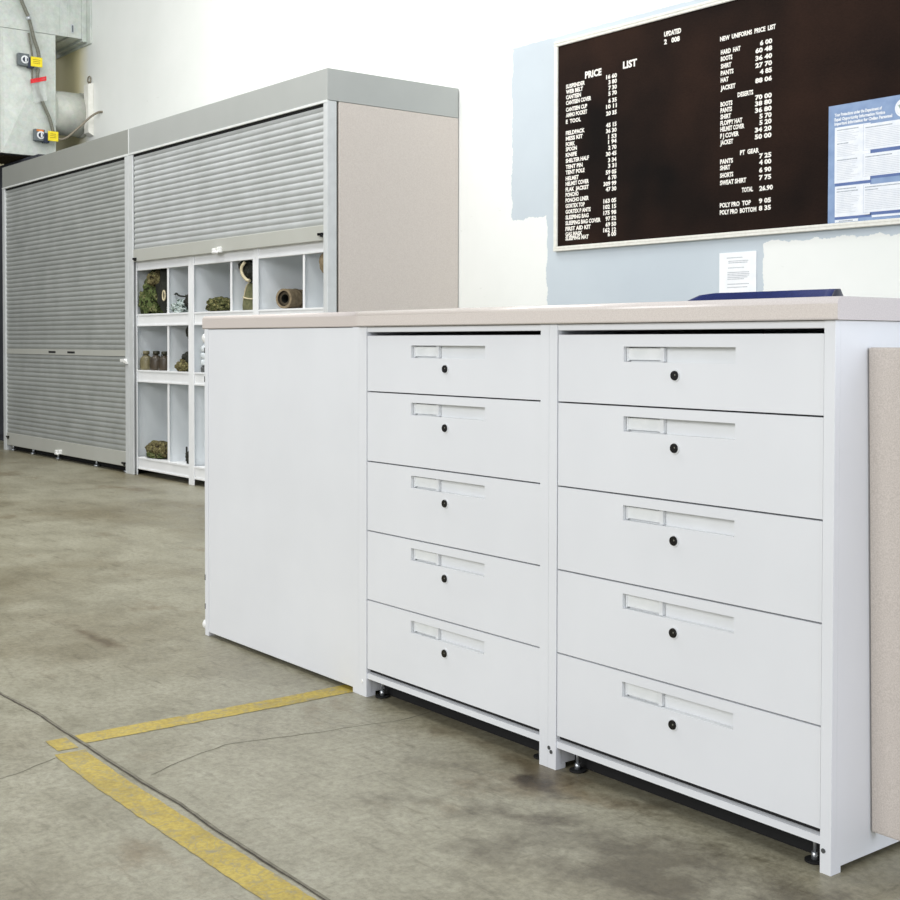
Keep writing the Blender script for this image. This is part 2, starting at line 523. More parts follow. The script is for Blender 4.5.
# ------------------------------------------------------------------ setting
fl = MB()
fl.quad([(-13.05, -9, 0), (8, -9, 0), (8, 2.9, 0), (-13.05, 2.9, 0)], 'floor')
def ribbon(mb, pts, w, mat, z=0.0006, jit=0.006, step=0.03):
    P = [Vector((a, c, 0)) for a, c in pts]
    path = []
    for a, c in zip(P[:-1], P[1:]):
        n = max(2, int((c - a).length / step))
        path += [a.lerp(c, t / n) for t in range(n)]
    path.append(P[-1])
    for j, p in enumerate(path):
        path[j] = p + Vector((noise.noise(p * 6) * jit * 2 + noise.noise(p * 25) * jit, noise.noise(p * 6 + Vector((9, 3, 1))) * jit * 2 + noise.noise(p * 25 + Vector((4, 4, 4))) * jit, 0))
    L, R_ = [], []
    for j, p in enumerate(path):
        d = (path[min(j + 1, len(path) - 1)] - path[max(j - 1, 0)]).normalized()
        nrm = Vector((-d.y, d.x, 0))
        ww = w * (0.55 + 0.6 * abs(noise.noise(p * 14)) + 0.3 * random.random()) * 0.5
        L.append(p + nrm * ww + Vector((0, 0, z))); R_.append(p - nrm * ww + Vector((0, 0, z)))
    for j in range(len(path) - 1):
        mb.quad([R_[j], R_[j + 1], L[j + 1], L[j]], mat)
J = [(-8, -0.79), (-3, -0.775), (-0.603, -0.772), (-0.334, -0.762), (-0.065, -0.766), (0.125, -0.769), (0.334, -0.769), (0.466, -0.766), (0.638, -0.772), (1.034, -0.771), (4, -0.77)]
ribbon(fl, J, 0.0035, 'crack', z=0.0016, jit=0.0012)
ribbon(fl, [(a, c + 0.005) for a, c in J], 0.008, 'crack_faint', z=0.0014, jit=0.0015)
ribbon(fl, [(0.256, -0.733), (0.205, -0.609), (0.169, -0.5), (0.204, -0.341), (0.232, -0.199), (0.275, -0.061), (0.25, 0.1)], 0.003, 'crack_faint', z=0.0006)
ribbon(fl, [(0.017, -0.85), (0.06, -0.931), (0.085, -1.05), (0.12, -1.3)], 0.003, 'crack_faint', z=0.0006)
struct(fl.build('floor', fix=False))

struct(B(-13.2, 8, 2.9, 3.05, 0, 5.2, 'wall').build('wall_back'))
struct(B(-13.2, -13.05, -9, 3.05, 0, 5.2, 'wall_dark').build('wall_left'))

# yellow floor markings
yl = MB()
def strip(mb, pts, w, mat, z):
    P = [Vector((a, c, z)) for a, c in pts]
    L, R_ = [], []
    path = []
    for a, c in zip(P[:-1], P[1:]):
        n = max(1, int((c - a).length / 0.02))
        path += [a.lerp(c, t / n) for t in range(n)]
    path.append(P[-1])
    for j, p in enumerate(path):
        d = (path[min(j + 1, len(path) - 1)] - path[max(j - 1, 0)]).normalized()
        nrm = Vector((-d.y, d.x, 0))
        L.append(p + nrm * (w / 2 + 0.004 * noise.noise(p * 60))); R_.append(p - nrm * (w / 2 + 0.004 * noise.noise(p * 60 + Vector((7, 0, 0)))))
    for j in range(len(path) - 1):
        mb.quad([R_[j], R_[j + 1], L[j + 1], L[j]], mat)
strip(yl, [(-0.118, -0.803), (-0.06, -0.805), (-0.026, -0.808)], 0.050, 'yellow', 0.0010)
strip(yl, [(-0.004, -0.813), (0.03, -0.816), (0.25, -0.823), (0.6, -0.823), (1.1, -0.820), (3.2, -0.817)], 0.072, 'yellow', 0.0010)
tag(yl.build('floor_line', fix=False), 'wide worn yellow painted line beside the long dark floor joint', 'floor marking')
yl2 = MB()
strip(yl2, [(-0.083, -0.757), (-0.074, -0.5), (-0.064, -0.2), (-0.066, 0.10)], 0.074, 'yellow', 0.0010)
tag(yl2.build('floor_line', fix=False), 'narrow yellow painted line running to the foot of the white cabinets', 'floor marking')

# ------------------------------------------------------------------ white counter
XR = 1.513
ZT = 1.0025          # top of cabinet bodies
DEP = 0.74
LINES = [0.979, 0.829, 0.641, 0.4535, 0.266, 0.079]

def drawer_cabinet(x0, x1, d0, d1, lab, flags):
    t = thing('drawer_cabinet', (x0, 0, 0), lab, 'cabinet')
    g = 0.0002
    # carcass: side panels, back, bottom, top rail
    c = MB()
    c.box(x0 + g, d0 - 0.004, 0.0155, DEP, 0.012, ZT, 'white')
    c.box(d1 + 0.004, x1 - g, 0.0155, DEP, 0.012, ZT, 'white')
    c.box(x0 + 0.014, x1 - 0.014, DEP - 0.012, DEP, 0.010, ZT, 'white')
    c.box(x0 + 0.014, x1 - 0.014, 0.03, DEP - 0.012, 0.066, 0.072, 'dark')
    c.box(x0 + 0.014, x1 - 0.014, 0.03, DEP - 0.012, ZT - 0.006, ZT, 'white')
    c.box(d0 - 0.003, d1 + 0.003, 0.013, 0.030, 0.0685, 0.0785, 'dark')  # dark strip standing in for the shadow under the lowest drawer
    c.box(d0 - 0.004, d1 + 0.004, 0.060, 0.072, 0.0005, 0.066, 'dark')  # dark panel added to block light reaching under the counter
    c.build('carcass', t)
    B(d0 - 0.003, d1 + 0.003, 0.002, 0.03, 0.9885, ZT, 'white').build('top_rail', t, 0.0015)
    # posts
    for a, b_ in ((x0 + g, d0 - 0.003), (d1 + 0.003, x1 - g)):
        p_ = MB()
        p_.extrude_x([(0, 0), (0.030, 0), (0.030, 0.0118), (0.0155, 0.0118), (0.0155, ZT), (0, ZT)], a, b_, 'white')
        p_.build('post', t, 0.0003)
    # bottom rail with a lip
    r = MB()
    r.extrude_x([(0.004, 0.050), (0.004, 0.0645), (0.034, 0.068), (0.034, 0.064), (0.010, 0.062), (0.010, 0.050)], d0 - 0.003, d1 + 0.003, 'white')
    r.build('bottom_rail', t)
    # levelling bolts just inside the side panels
    for xx in (x0 + 0.060, x1 - 0.060):
        b_ = MB()
        b_.cyl((xx, 0.036, 0.0), (xx, 0.036, 0.004), 0.019, 'dark')
        b_.cyl((xx, 0.036, 0.004), (xx, 0.036, 0.018), 0.0065, 'steel', n=6)
        b_.cyl((xx, 0.036, 0.018), (xx, 0.036, 0.066), 0.0035, 'steel')
        b_.build('levelling_bolt', t)
    for xx, zz, mt in flags:
        MB().cyl((xx, 0.001, zz), (xx, -0.0015, zz), 0.0045, mt, n=12).build('screw', t)
    # five drawers
    for i in range(5):
        zt, zb = LINES[i] - 0.0018, LINES[i + 1] + 0.0018
        if i == 0:
            zt = LINES[0]
        if i == 4:
            zb = LINES[5]
        xl, xr_ = d0 - 0.0012, d1 + 0.0012
        xc = (d0 + d1) / 2
        h0, h1 = xc - 0.1485, xc + 0.1485
        ref = LINES[i] - (0.0225 if i else 0.0255)
        k1, k0 = ref, ref - 0.032
        y0, yd, yb = 0.002, 0.019, 0.022
        m = MB()
        # front face around the recess
        xs = [xl, h0, h1, xr_]; zs = [zb, k0, k1, zt]
        for a in range(3):
            for b_ in range(3):
                if a == 1 and b_ == 1:
                    continue
                m.quad([(xs[a], y0, zs[b_]), (xs[a + 1], y0, zs[b_]), (xs[a + 1], y0, zs[b_ + 1]), (xs[a], y0, zs[b_ + 1])], 'white')
        # recess walls and back
        m.quad([(h0, y0, k0), (h1, y0, k0), (h1, yd, k0), (h0, yd, k0)], 'white_recess')
        m.quad([(h0, y0, k1), (h0, yd, k1), (h1, yd, k1), (h1, y0, k1)], 'white_recess')
        m.quad([(h0, y0, k0), (h0, yd, k0), (h0, yd, k1), (h0, y0, k1)], 'white_recess')
        m.quad([(h1, y0, k0), (h1, y0, k1), (h1, yd, k1), (h1, yd, k0)], 'white_recess')
        m.quad([(h0, yd, k0), (h1, yd, k0), (h1, yd, k1), (h0, yd, k1)], 'white_recess')
        # outer edges and back of the front panel
        m.quad([(xl, y0, zt), (xr_, y0, zt), (xr_, yb, zt), (xl, yb, zt)], 'white')
        m.quad([(xl, y0, zb), (xl, yb, zb), (xr_, yb, zb), (xr_, y0, zb)], 'white')
        m.quad([(xl, y0, zb), (xl, y0, zt), (xl, yb, zt), (xl, yb, zb)], 'white')
        m.quad([(xr_, y0, zb), (xr_, yb, zb), (xr_, yb, zt), (xr_, y0, zt)], 'white')
        m.quad([(xl, yb, zb), (xl, yb, zt), (xr_, yb, zt), (xr_, yb, zb)], 'white')
        # drawer tray behind the front
        m.box(xl + 0.02, xr_ - 0.02, yb + 0.003, DEP - 0.05, zb + 0.012, zb + 0.018, 'dark')
        m.box(xl + 0.02, xl + 0.026, yb + 0.003, DEP - 0.05, zb + 0.018, zt - 0.03, 'dark')
        m.box(xr_ - 0.026, xr_ - 0.02, yb + 0.003, DEP - 0.05, zb + 0.018, zt - 0.03, 'dark')
        dr = m.build('drawer', t, fix=False)
        # label holder in the left third of the recess
        lh = MB()
        w1 = h0 + 0.106
        lh.box(h0 + 0.003, w1 - 0.010, 0.0120, 0.0185, k0 + 0.004, k1 - 0.003, 'label')
        lh.box(w1 - 0.010, w1, 0.0095, 0.0185, k0 + 0.001, k1 - 0.001, 'white_recess')
        lh.box(h0 + 0.001, h0 + 0.005, 0.0105, 0.0185, k0 + 0.001, k1 - 0.001, 'white_recess')
        lh.build('label_holder', dr, 0.0008)
        # round black lock
        lz = LINES[i] - (0.0805 if i else 0.0835)
        lk = MB()
        lx = xc - 0.0045
        lk.cyl((lx, 0.0022, lz), (lx, 0.0002, lz), 0.0128, 'white_recess', n=24)
        lk.cyl((lx, 0.0022, lz), (lx, -0.003, lz), 0.0103, 'black', r1=0.0092, n=24)
        lk.box(lx + 0.002, lx + 0.0045, -0.0034, -0.0028, lz, lz + 0.003, 'conduit')
        lk.build('lock', dr)
    return t

drawer_cabinet(0.0, 0.7605, 0.039, 0.729, 'white steel five-drawer cabinet in the middle of the counter, between blank panel and wider drawers', [(0.016, 0.040, 'chrome_white')])
drawer_cabinet(0.7605, XR, 0.790, 1.4865, 'white steel five-drawer cabinet at the right end of the counter, nearest the beige panel', [(0.765, 0.046, 'tin_dark'), (0.772, 0.038, 'tin_dark'), (1.497, 0.042, 'tin_dark')])

# outer right side foot plates of the drawer cabinets are the posts themselves

# blank cabinet at the left
x0, x1 = -0.899, -0.0008
t = thing('blank_panel_cabinet', (x0, 0, 0), 'white cabinet with a plain blank front at the left end of the counter', 'cabinet')
c = MB()
c.box(x0, x0 + 0.014, 0.024, DEP, 0.010, ZT, 'white')
c.box(x1 - 0.014, x1, 0.024, DEP, 0.010, ZT, 'white')
c.box(x0 + 0.014, x1 - 0.014, DEP - 0.012, DEP, 0.010, ZT, 'white')
c.box(x0 + 0.014, x1 - 0.014, 0.03, DEP - 0.012, ZT - 0.006, ZT, 'white')
c.box(x0 + 0.014, x1 - 0.014, 0.03, DEP - 0.012, 0.066, 0.072, 'dark')
c.build('carcass', t)
B(x0 + 0.0245, x1 - 0.030, 0.0022, 0.02, 0.013, ZT - 0.001, 'white').build('front_panel', t, 0.001)
B(x0, x0 + 0.0242, 0.0005, 0.0235, 0, ZT, 'white').build('post', t, 0.001)
B(x1 - 0.0298, x1, 0.0005, 0.0235, 0, ZT, 'white').build('post', t, 0.0007)
for z in (0.934, 0.840, 0.190, 0.095):
    B(x0 - 0.0006, x0 + 0.0042, 0.0001, 0.008, z - 0.009, z + 0.009, 'dark').build('slot', t)
for z in (0.974, 0.034):
    b_ = MB()
    b_.lathe((x0 - 0.006, 0.012, z - 0.016), [(0.004, 0.0), (0.012, 0.004), (0.016, 0.012), (0.016, 0.020), (0.012, 0.028), (0.004, 0.032)], 'chrome_white', n=16)
    b_.build('bumper', t)

# worktops
def worktop(x0, x1, yf, r, lab, mat='laminate'):
    z0, z1 = 1.0035, 1.0455
    prof = [(DEP + 0.01, z0), (DEP + 0.01, z1)]
    for k in range(7):
        a = PI / 2 * k / 6
        prof.append((yf + r - r * math.sin(a), z1 - r + r * math.cos(a)))
    prof += [(yf, z0 + 0.003), (yf + 0.003, z0)]
    m = MB()
    n0 = len(m.f)
    m.extrude_x(prof, x0, x1, mat, smooth=False)
    k = m._m('laminate_end')
    m.mi[-1] = k; m.mi[-2] = k
    o = m.build('worktop')
    for p in o.data.polygons:
        p.use_smooth = abs(p.normal.x) < 0.5 and 0.05 < abs(p.normal.z) < 0.999 
    return tag(o, lab, 'worktop')
worktop(-0.912, 0.0005, 0.000, 0.012, 'short beige laminate worktop on the blank left cabinet', 'laminate_matte')
worktop(0.002, 1.524, -0.010, 0.013, 'long beige laminate worktop over the two drawer cabinets')

# beige panel standing against the right side
def rot_box(x0, x1, yb, yt, th, z0, z1, mat):
    m = MB()
    i = 0
    m.v += [Vector(p) for p in ((x0, yb, z0), (x1, yb, z0), (x1, yb + th, z0), (x0, yb + th, z0), (x0, yt, z1), (x1, yt, z1), (x1, yt + th, z1), (x0, yt + th, z1))]
    for q in ((0, 3, 2, 1), (4, 5, 6, 7), (0, 1, 5, 4), (1, 2, 6, 5), (2, 3, 7, 6), (3, 0, 4, 7)):
        m.f.append(q); m.mi.append(m._m(mat)); m.sm.append(False)
    return m
t = thing('partition_panel', (1.95, 0.12, 0), 'speckled beige partition panel standing against the right side of the white counter', 'panel')
rot_box(1.515, 2.38, 0.121, 0.097, 0.028, 0.053, 0.954, 'beige').build('panel', t, 0.004)
for xx in (1.66, 2.26):
    f_ = MB()
    f_.cyl((xx, 0.135, 0.0), (xx, 0.135, 0.006), 0.02, 'chair_black')
    f_.cyl((xx, 0.135, 0.006), (xx, 0.135, 0.056), 0.006, 'steel')
    f_.build('foot', t)

# ------------------------------------------------------------------ roller-shutter cabinets
YF = 1.955           # front of posts
YS = 1.969           # shutter face
YB = 2.893
HZ, TZ = 2.318, 2.4965
def slats(z_hi, z_lo, x0, x1, mat='shutter'):
    m = MB()
    pitch = 0.038
    n = round((z_hi - z_lo) / pitch)
    pitch = (z_hi - z_lo) / n
    prof = []
    for k in range(n):
        zt = z_hi - k * pitch
        # shallow step at the top, long curved face leaning out towards its lower edge, undercut below
        prof += [(YS + 0.0040, zt), (YS + 0.0012, zt - pitch * 0.12), (YS - 0.0012, zt - pitch * 0.32), (YS - 0.0020, zt - pitch * 0.52),
                 (YS - 0.0010, zt - pitch * 0.70), (YS + 0.0016, zt - pitch * 0.87), (YS + 0.0042, zt - pitch * 0.97)]
    prof.append((YS + 0.0040, z_lo))
    i = len(m.v); k = m._m(mat); L = len(prof)
    for x in (x0, x1):
        m.v += [Vector((x, y, z)) for y, z in prof]
    for j in range(L - 1):
        m.f.append((i + j, i + j + 1, i + L + j + 1, i + L + j)); m.mi.append(k); m.sm.append(True)
    m.v += [Vector((x0, YS + 0.010, z_hi)), Vector((x1, YS + 0.010, z_hi)), Vector((x1, YS + 0.010, z_lo)), Vector((x0, YS + 0.010, z_lo))]
    b_ = len(m.v) - 4
    m.f.append((b_, b_ + 1, b_ + 2, b_ + 3)); m.mi.append(k); m.sm.append(False)
    return m

def locker(x0, x1, pl, pr, lab, right):
    t = thing('roller_shutter_cabinet', (x0, YF, 0), lab, 'cabinet')
    # header box with a pale lower lip
    h = MB()
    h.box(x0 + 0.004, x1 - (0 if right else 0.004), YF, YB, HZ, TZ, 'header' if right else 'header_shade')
    h.build('header', t, 0.002)
    if right:
        B(x0 + 0.0045, x0 + 0.016, YF - 0.0018, YF + 0.003, HZ + 0.003, TZ - 0.001, 'post_edge').build('lit_seam_strip', t, 0.0005)  # pale strip drawing the lit header seam as a bright line
    B(x0 + 0.004, x1 - 0.002, YF - 0.002, YF + 0.012, HZ - 0.012, HZ + 0.002, 'post_edge').build('header_lip', t, 0.001)
    # posts
    B(x0 + (0 if not right else 0.0005), pl, YF, YF + (0.055 if not right else 0.012), 0, HZ - 0.012, 'post').build('post', t, 0.003)
    B(pr, x1, YF, YF + (0.062 if right else 0.055), 0, HZ - (0.002 if right else 0.012), 'post').build('post', t, 0.003)
    # carcass
    c = MB()
    c.box(x0 + 0.001, x0 + 0.009, YF + 0.055, YB, 0.03, HZ, 'locker_side')
    if not right:
        c.box(x1 - 0.009, x1 - 0.001, YF + 0.055, YB, 0.03, HZ, 'locker_side')
    c.box(x0 + 0.009, x1 - 0.02, YB - 0.012, YB, 0.03, HZ, 'shelf_blue')
    c.build('carcass', t)
    if right:
        B(x1 - 0.03, x1 - 0.018, YF + 0.06, YF + 0.09, 0.0, HZ - 0.002, 'dark').build('shadow_gap', t)
        B(x1 - 0.028, x1 - 0.001, YF + 0.078, YB, 0.02, HZ - 0.002, 'locker_side').build('side_panel', t, 0.002)
    # dark box where the shutter disappears under the header
    B(pl, pr, YF + 0.012, YF + 0.05, HZ - 0.030, HZ, 'dark').build('shutter_slot', t)
    return t

def latch(parent, x, z, s=1):
    m = MB()
    m.box(x - 0.03, x + 0.022, YF - 0.006, YF + 0.016, z - 0.007, z + 0.007, 'black')
    m.box(x + 0.006 * s, x + 0.022, YF - 0.008, YF, z - 0.018, z - 0.004, 'black')
    m.build('latch', parent, 0.001)

def lever(parent, xa, z):
    m = MB()
    m.box(xa - 0.050, xa - 0.016, YF - 0.016, YF + 0.014, z - 0.018, z + 0.016, 'chrome_white')
    m.box(xa + 0.020, xa + 0.050, YF - 0.016, YF + 0.014, z - 0.014, z + 0.022, 'chrome_white')
    m.cyl((xa - 0.03, YF - 0.02, z - 0.012), (xa + 0.035, YF - 0.02, z - 0.012), 0.008, 'chrome_white')
    m.build('handle', parent, 0.004)

XA, XM, XE = -8.507, -5.8536, -3.2
L1 = locker(XA, XM - 0.001, -8.444, -5.918, 'grey cabinet with its corrugated roller shutters fully closed', False)
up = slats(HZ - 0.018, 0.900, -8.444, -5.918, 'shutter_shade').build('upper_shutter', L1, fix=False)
mr = B(-8.444, -5.918, YS - 0.004, YS + 0.012, 0.854, 0.899, 'rail').build('meeting_rail', L1, 0.001)
for xx in (-7.368, -6.965):
    B(xx - 0.075, xx + 0.075, YS - 0.0055, YS + 0.002, 0.868, 0.884, 'dark').build('finger_slot', mr)
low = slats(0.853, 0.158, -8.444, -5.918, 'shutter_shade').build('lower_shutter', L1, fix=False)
br = B(-8.444, -5.918, YS - 0.008, YS + 0.012, 0.048, 0.157, 'rail').build('bottom_rail', L1, 0.003)
lever(br, -7.21, 0.066)
latch(br, -8.40, 0.122); latch(br, -5.95, 0.072)
lt = MB()
lt.box(-5.975, -5.90, YF - 0.016, YF - 0.004, 0.815, 0.835, 'chrome_white')
lt.cyl((-5.895, YF - 0.001, 0.822), (-5.895, YF - 0.02, 0.822), 0.016, 'chrome_white')
lt.box(-5.90, -5.865, YF - 0.012, YF - 0.0005, 0.80, 0.815, 'chrome_white')
lt.build('latch_bolt', L1, 0.002)
for xx in (-8.38, -7.9, -7.33, -6.55, -6.0):
    f_ = MB()
    f_.cyl((xx, YF + 0.045, 0.0), (xx, YF + 0.045, 0.012), 0.022, 'steel')
    f_.cyl((xx, YF + 0.045, 0.012), (xx, YF + 0.045, 0.05), 0.009, 'steel')
    f_.build('levelling_foot', L1)
B(-8.444, -5.918, YF + 0.07, YF + 0.08, 0.004, 0.10, 'dark').build('plinth', L1)

L2 = locker(XM, XE, -5.782, -3.244, 'grey cabinet with raised roller shutter showing open shelves and a beige side', True)
sh = slats(HZ - 0.018, 1.624, -5.782, -3.244).build('raised_shutter', L2, fix=False)
br = B(-5.782, -3.244, YS - 0.010, YS + 0.012, 1.536, 1.623, 'rail').build('bottom_rail', L2, 0.003)
lever(br, -4.50, 1.546)
latch(br, -5.745, 1.556); latch(br, -3.27, 1.572)

t = thing('storage_cabinet', (-9.1, 2.3, 0), 'tall dark steel cabinet at the far left edge, beside the closed roller cabinet', 'cabinet')
B(-9.75, -8.53, 2.29, 2.88, 0.0, 2.655, 'wall_dark').build('body', t, 0.004)
for a, b_ in ((-9.74, -9.145), (-9.135, -8.54)):
    d_ = B(a, b_, 2.272, 2.289, 0.06, 2.645, 'wall_dark').build('door', t, 0.003)
    hx = -9.18 if a < -9.5 else -9.10
    B(hx - 0.012, hx + 0.012, 2.250, 2.272, 1.0, 1.14, 'steel').build('handle', d_, 0.003)

# ------------------------------------------------------------------ shelving inside the open cabinet
YH = 1.986
SH = [0.129, 0.758, 1.160, 1.560]      # tops of the shelves
TH = 0.087
def shelving(x0, x1, pl, pr, div, lab):
    t = thing('shelving_unit', (x0, YH, 0), lab, 'shelving', 'white shelving units in the open cabinet')
    d = 0.58
    for a, b_ in ((x0 + 0.0005, pl), (pr, x1 - 0.0005)):
        for yy in (YH, YH + d - 0.012):
            B(a, b_, yy, yy + 0.006, 0, 2.25, 'shelf_white').build('post', t, 0.001)
    for a, b_ in ((x0 + 0.012, x0 + 0.018), (x1 - 0.018, x1 - 0.012)):
        B(a, b_, YH + 0.007, YH + d - 0.013, 0.06, 2.25, 'shelf_blue').build('side_plate', t)
    B(x0 + 0.012, x1 - 0.012, YH + d - 0.004, YH + d, 0.04, 2.25, 'shelf_blue').build('back_plate', t)
    for z in SH + [1.96]:
        s = MB()
        # deck plus a folded front lip: bright top edge, flat face, small return along the bottom
        s.box(pl, pr, YH + 0.010, YH + d - 0.004, z - 0.006, z, 'shelf_white')
        s.box(pl, pr, YH + 0.002, YH + 0.010, z - 0.012, z, 'shelf_white')
        s.box(pl, pr, YH + 0.007, YH + 0.012, z - TH + 0.012, z - 0.012, 'shelf_white')
        s.box(pl, pr, YH + 0.002, YH + 0.030, z - TH, z - TH + 0.012, 'shelf_white')
        s.build('shelf', t, 0.001)
    for lo, hi in zip(SH, SH[1:] + [1.96]):
        if lo == SH[0]:
            hi = SH[1]
        B(div[0] + 0.012, div[1] + 0.004, YH + 0.010, YH + 0.014, lo, hi - TH - 0.001, 'shelf_white').build('divider_edge', t, 0.001)
        B((div[0] + div[1]) / 2 - 0.006, (div[0] + div[1]) / 2 + 0.006, YH + 0.018, YH + d - 0.006, lo, hi - 0.008, 'shelf_blue').build('divider', t)
    return t
shelving(-5.840, -4.933, -5.785, -4.972, (-5.324, -5.288), 'white steel shelving unit at the left, holding three canteens on its middle shelf')
shelving(-4.932, -4.067, -4.894, -4.100, (-4.419, -4.386), 'white steel shelving unit in the middle, between canteen shelves and rolled pad bay')
shelving(-4.066, -3.236, -4.034, -3.270, (-3.542, -3.512), 'white steel shelving unit at the right, holding a rolled khaki pad')

# ------------------------------------------------------------------ gear on the shelves
def canteen(x, y, z, body, lab, sc=1.0):
    t = thing('canteen', (x, y, z), lab, 'canteen', 'canteens on the middle shelf')
    m = MB()
    r = 0.050 * sc; h = 0.098 * sc
    m.lathe((x, y, z + 0.0005), [(r * .86, 0), (r * .98, .008), (r, h * .3), (r, h * .62), (r * .9, h * .82), (r * .6, h * .96), (r * .34, h * 1.02), (r * .33, h * 1.12)], body, n=28, sy=0.85)
    m.build('flask', t)
    c_ = MB()
    zz = z + h * 1.12
    c_.lathe((x, y, zz - 0.002), [(r * .44, 0), (r * .46, .006), (r * .46, .020), (r * .4, .024)], 'canteen_cap' if body == 'canteen_dark' else body, n=20)
    c_.build('cap', t)
    s_ = MB()
    s_.tube([(x - r * .4, y, zz + 0.006), (x - r * .8, y - .004, zz - 0.004), (x - r * .72, y - .004, zz - 0.026), (x - r * .42, y, zz - 0.030)], 0.0032, 'canteen_cap', n=6)
    s_.build('cap_strap', t)
ZM = SH[1]
canteen(-5.760, 2.047, ZM, 'canteen', 'light olive canteen at the left of the three on the middle shelf', 1.05)
canteen(-5.600, 2.050, ZM, 'canteen_dark', 'dark brown canteen in the middle of the three on the middle shelf', 1.06)
canteen(-5.485, 2.060, ZM, 'canteen_dark', 'dark canteen half hidden behind the shelf divider, right of the other two', 1.04)

ZTp = SH[2]
t = thing('field_bag', (-5.655, 2.06, ZTp), 'tall crumpled camouflage field bag on the top shelf, far left bay', 'bag')
m = MB()
m.blob((-5.665, 2.072, ZTp + 0.145), (0.125, 0.070, 0.155), 'camo_green', 0.35, 4.5, 3, flat=ZTp + 0.001, sub=5, fold=0.05)
m.blob((-5.735, 2.040, ZTp + 0.085), (0.072, 0.045, 0.100), 'camo_green', 0.4, 5.0, 8, flat=ZTp + 0.001, sub=4, fold=0.05)
m.build('body', t)
m = MB()
m.blob((-5.600, 2.050, ZTp + 0.245), (0.085, 0.052, 0.062), 'camo_tan', 0.35, 4.0, 5, sub=4, fold=0.04)
m.build('flap', t)
m = MB()
m.blob((-5.50, 2.085, ZTp + 0.16), (0.105, 0.060, 0.155), 'olive_black', 0.3, 4.0, 15, flat=ZTp + 0.001, sub=4)
m.build('dark_pocket', t)
m = MB()
m.tube([(-5.395 + 0.020 * math.cos(q), 2.012, ZTp + 0.125 + 0.034 * math.sin(q)) for q in [2 * PI * w_ / 12 for w_ in range(13)]], 0.0055, 'tan_strap', n=8, sub=2)
m.build('strap', t)

t = thing('cloth_bundle', (-5.22, 2.06, ZTp), 'pale green and white camouflage cloth heap on top shelf, second bay', 'cloth')
m = MB()
m.blob((-5.215, 2.065, ZTp + 0.035), (0.125, 0.060, 0.050), 'camo_pale', 0.5, 5.0, 6, flat=ZTp + 0.001, sub=5, fold=0.08)
m.build('cloth', t)
m = MB()
m.blob((-5.10, 2.075, ZTp + 0.075), (0.050, 0.045, 0.060), 'olive_black', 0.4, 5.0, 9, flat=ZTp + 0.001, sub=4)
m.tube([(-5.29, 2.045, ZTp + 0.130), (-5.24, 2.03, ZTp + 0.136), (-5.19, 2.03, ZTp + 0.118), (-5.14, 2.05, ZTp + 0.112), (-5.11, 2.07, ZTp + 0.10)], 0.006, 'olive_black', n=6)
m.build('black_strap', t)

t = thing('helmet_cover', (-4.70, 2.065, ZTp), 'yellow-green camouflage cloth cover heap on top shelf, third bay', 'helmet cover')
m = MB()
m.blob((-4.690, 2.082, ZTp + 0.040), (0.135, 0.080, 0.056), 'camo_lime', 0.3, 5.0, 12, flat=ZTp + 0.001, sub=5, fold=0.05)
m.build('cover', t)
t = thing('webbing_pouch', (-4.56, 2.17, ZTp), 'small black webbing pouch behind the yellow-green cover', 'pouch')
m = MB()
m.blob((-4.545, 2.225, ZTp + 0.066), (0.075, 0.050, 0.080), 'olive_black', 0.35, 4.0, 13, flat=ZTp + 0.001, sub=4)
m.blob((-4.580, 2.185, ZTp + 0.134), (0.045, 0.025, 0.022), 'olive_black', 0.35, 4.0, 14, sub=3)
m.build('pouch', t)

t = thing('hanging_webbing', (-4.30, 2.05, ZTp + 0.31), 'dark webbing bag hanging from above in the fourth bay of the top shelf', 'webbing')
m = MB()
ztop = SH[3] - TH
m.blob((-4.295, 2.050, ztop - 0.030), (0.070, 0.035, 0.045), 'olive_black', 0.3, 4.0, 21, sub=4)
m.blob((-4.230, 2.050, ztop - 0.078), (0.055, 0.035, 0.052), 'olive_black', 0.35, 4.0, 22, sub=4)
m.box(-4.262, -4.242, 2.045, 2.055, ztop - 0.012, ztop + 0.080, 'olive_black')
m.build('bag', t)
m = MB()
m.tube([(-4.235, 2.006, ztop - 0.012), (-4.265, 2.000, ztop - 0.045), (-4.255, 2.000, ztop - 0.085), (-4.215, 2.004, ztop - 0.120), (-4.18, 2.01, ztop - 0.13)], 0.010, 'tan_strap', n=8)
m.build('tan_strap', t)

t = thing('canvas_pouch', (-4.25, 2.05, ZTp), 'olive canvas pouch tied with a pale cord, standing in the fourth top-shelf bay', 'pouch')
m = MB()
m.lathe((-4.245, 2.060, ZTp + 0.0005), [(0.072, 0), (0.074, 0.03), (0.066, 0.07), (0.052, 0.11), (0.040, 0.14), (0.032, 0.165), (0.010, 0.175)], 'olive', n=20, sy=0.7)
m.build('pouch', t)
m = MB()
pts = [(-4.245 + 0.066 * math.cos(a), 2.060 + 0.047 * math.sin(a), ZTp + 0.078 + 0.006 * math.sin(2 * a)) for a in [2 * PI * q / 12 for q in range(13)]]
m.tube(pts, 0.005, 'tan_strap', n=6, sub=3)
m.tube([(-4.318, 2.045, ZTp + 0.02), (-4.312, 2.040, ZTp + 0.06), (-4.296, 2.038, ZTp + 0.10), (-4.285, 2.042, ZTp + 0.145), (-4.255, 2.050, ZTp + 0.178)], 0.005, 'tan_strap', n=6)
m.build('cord', t)

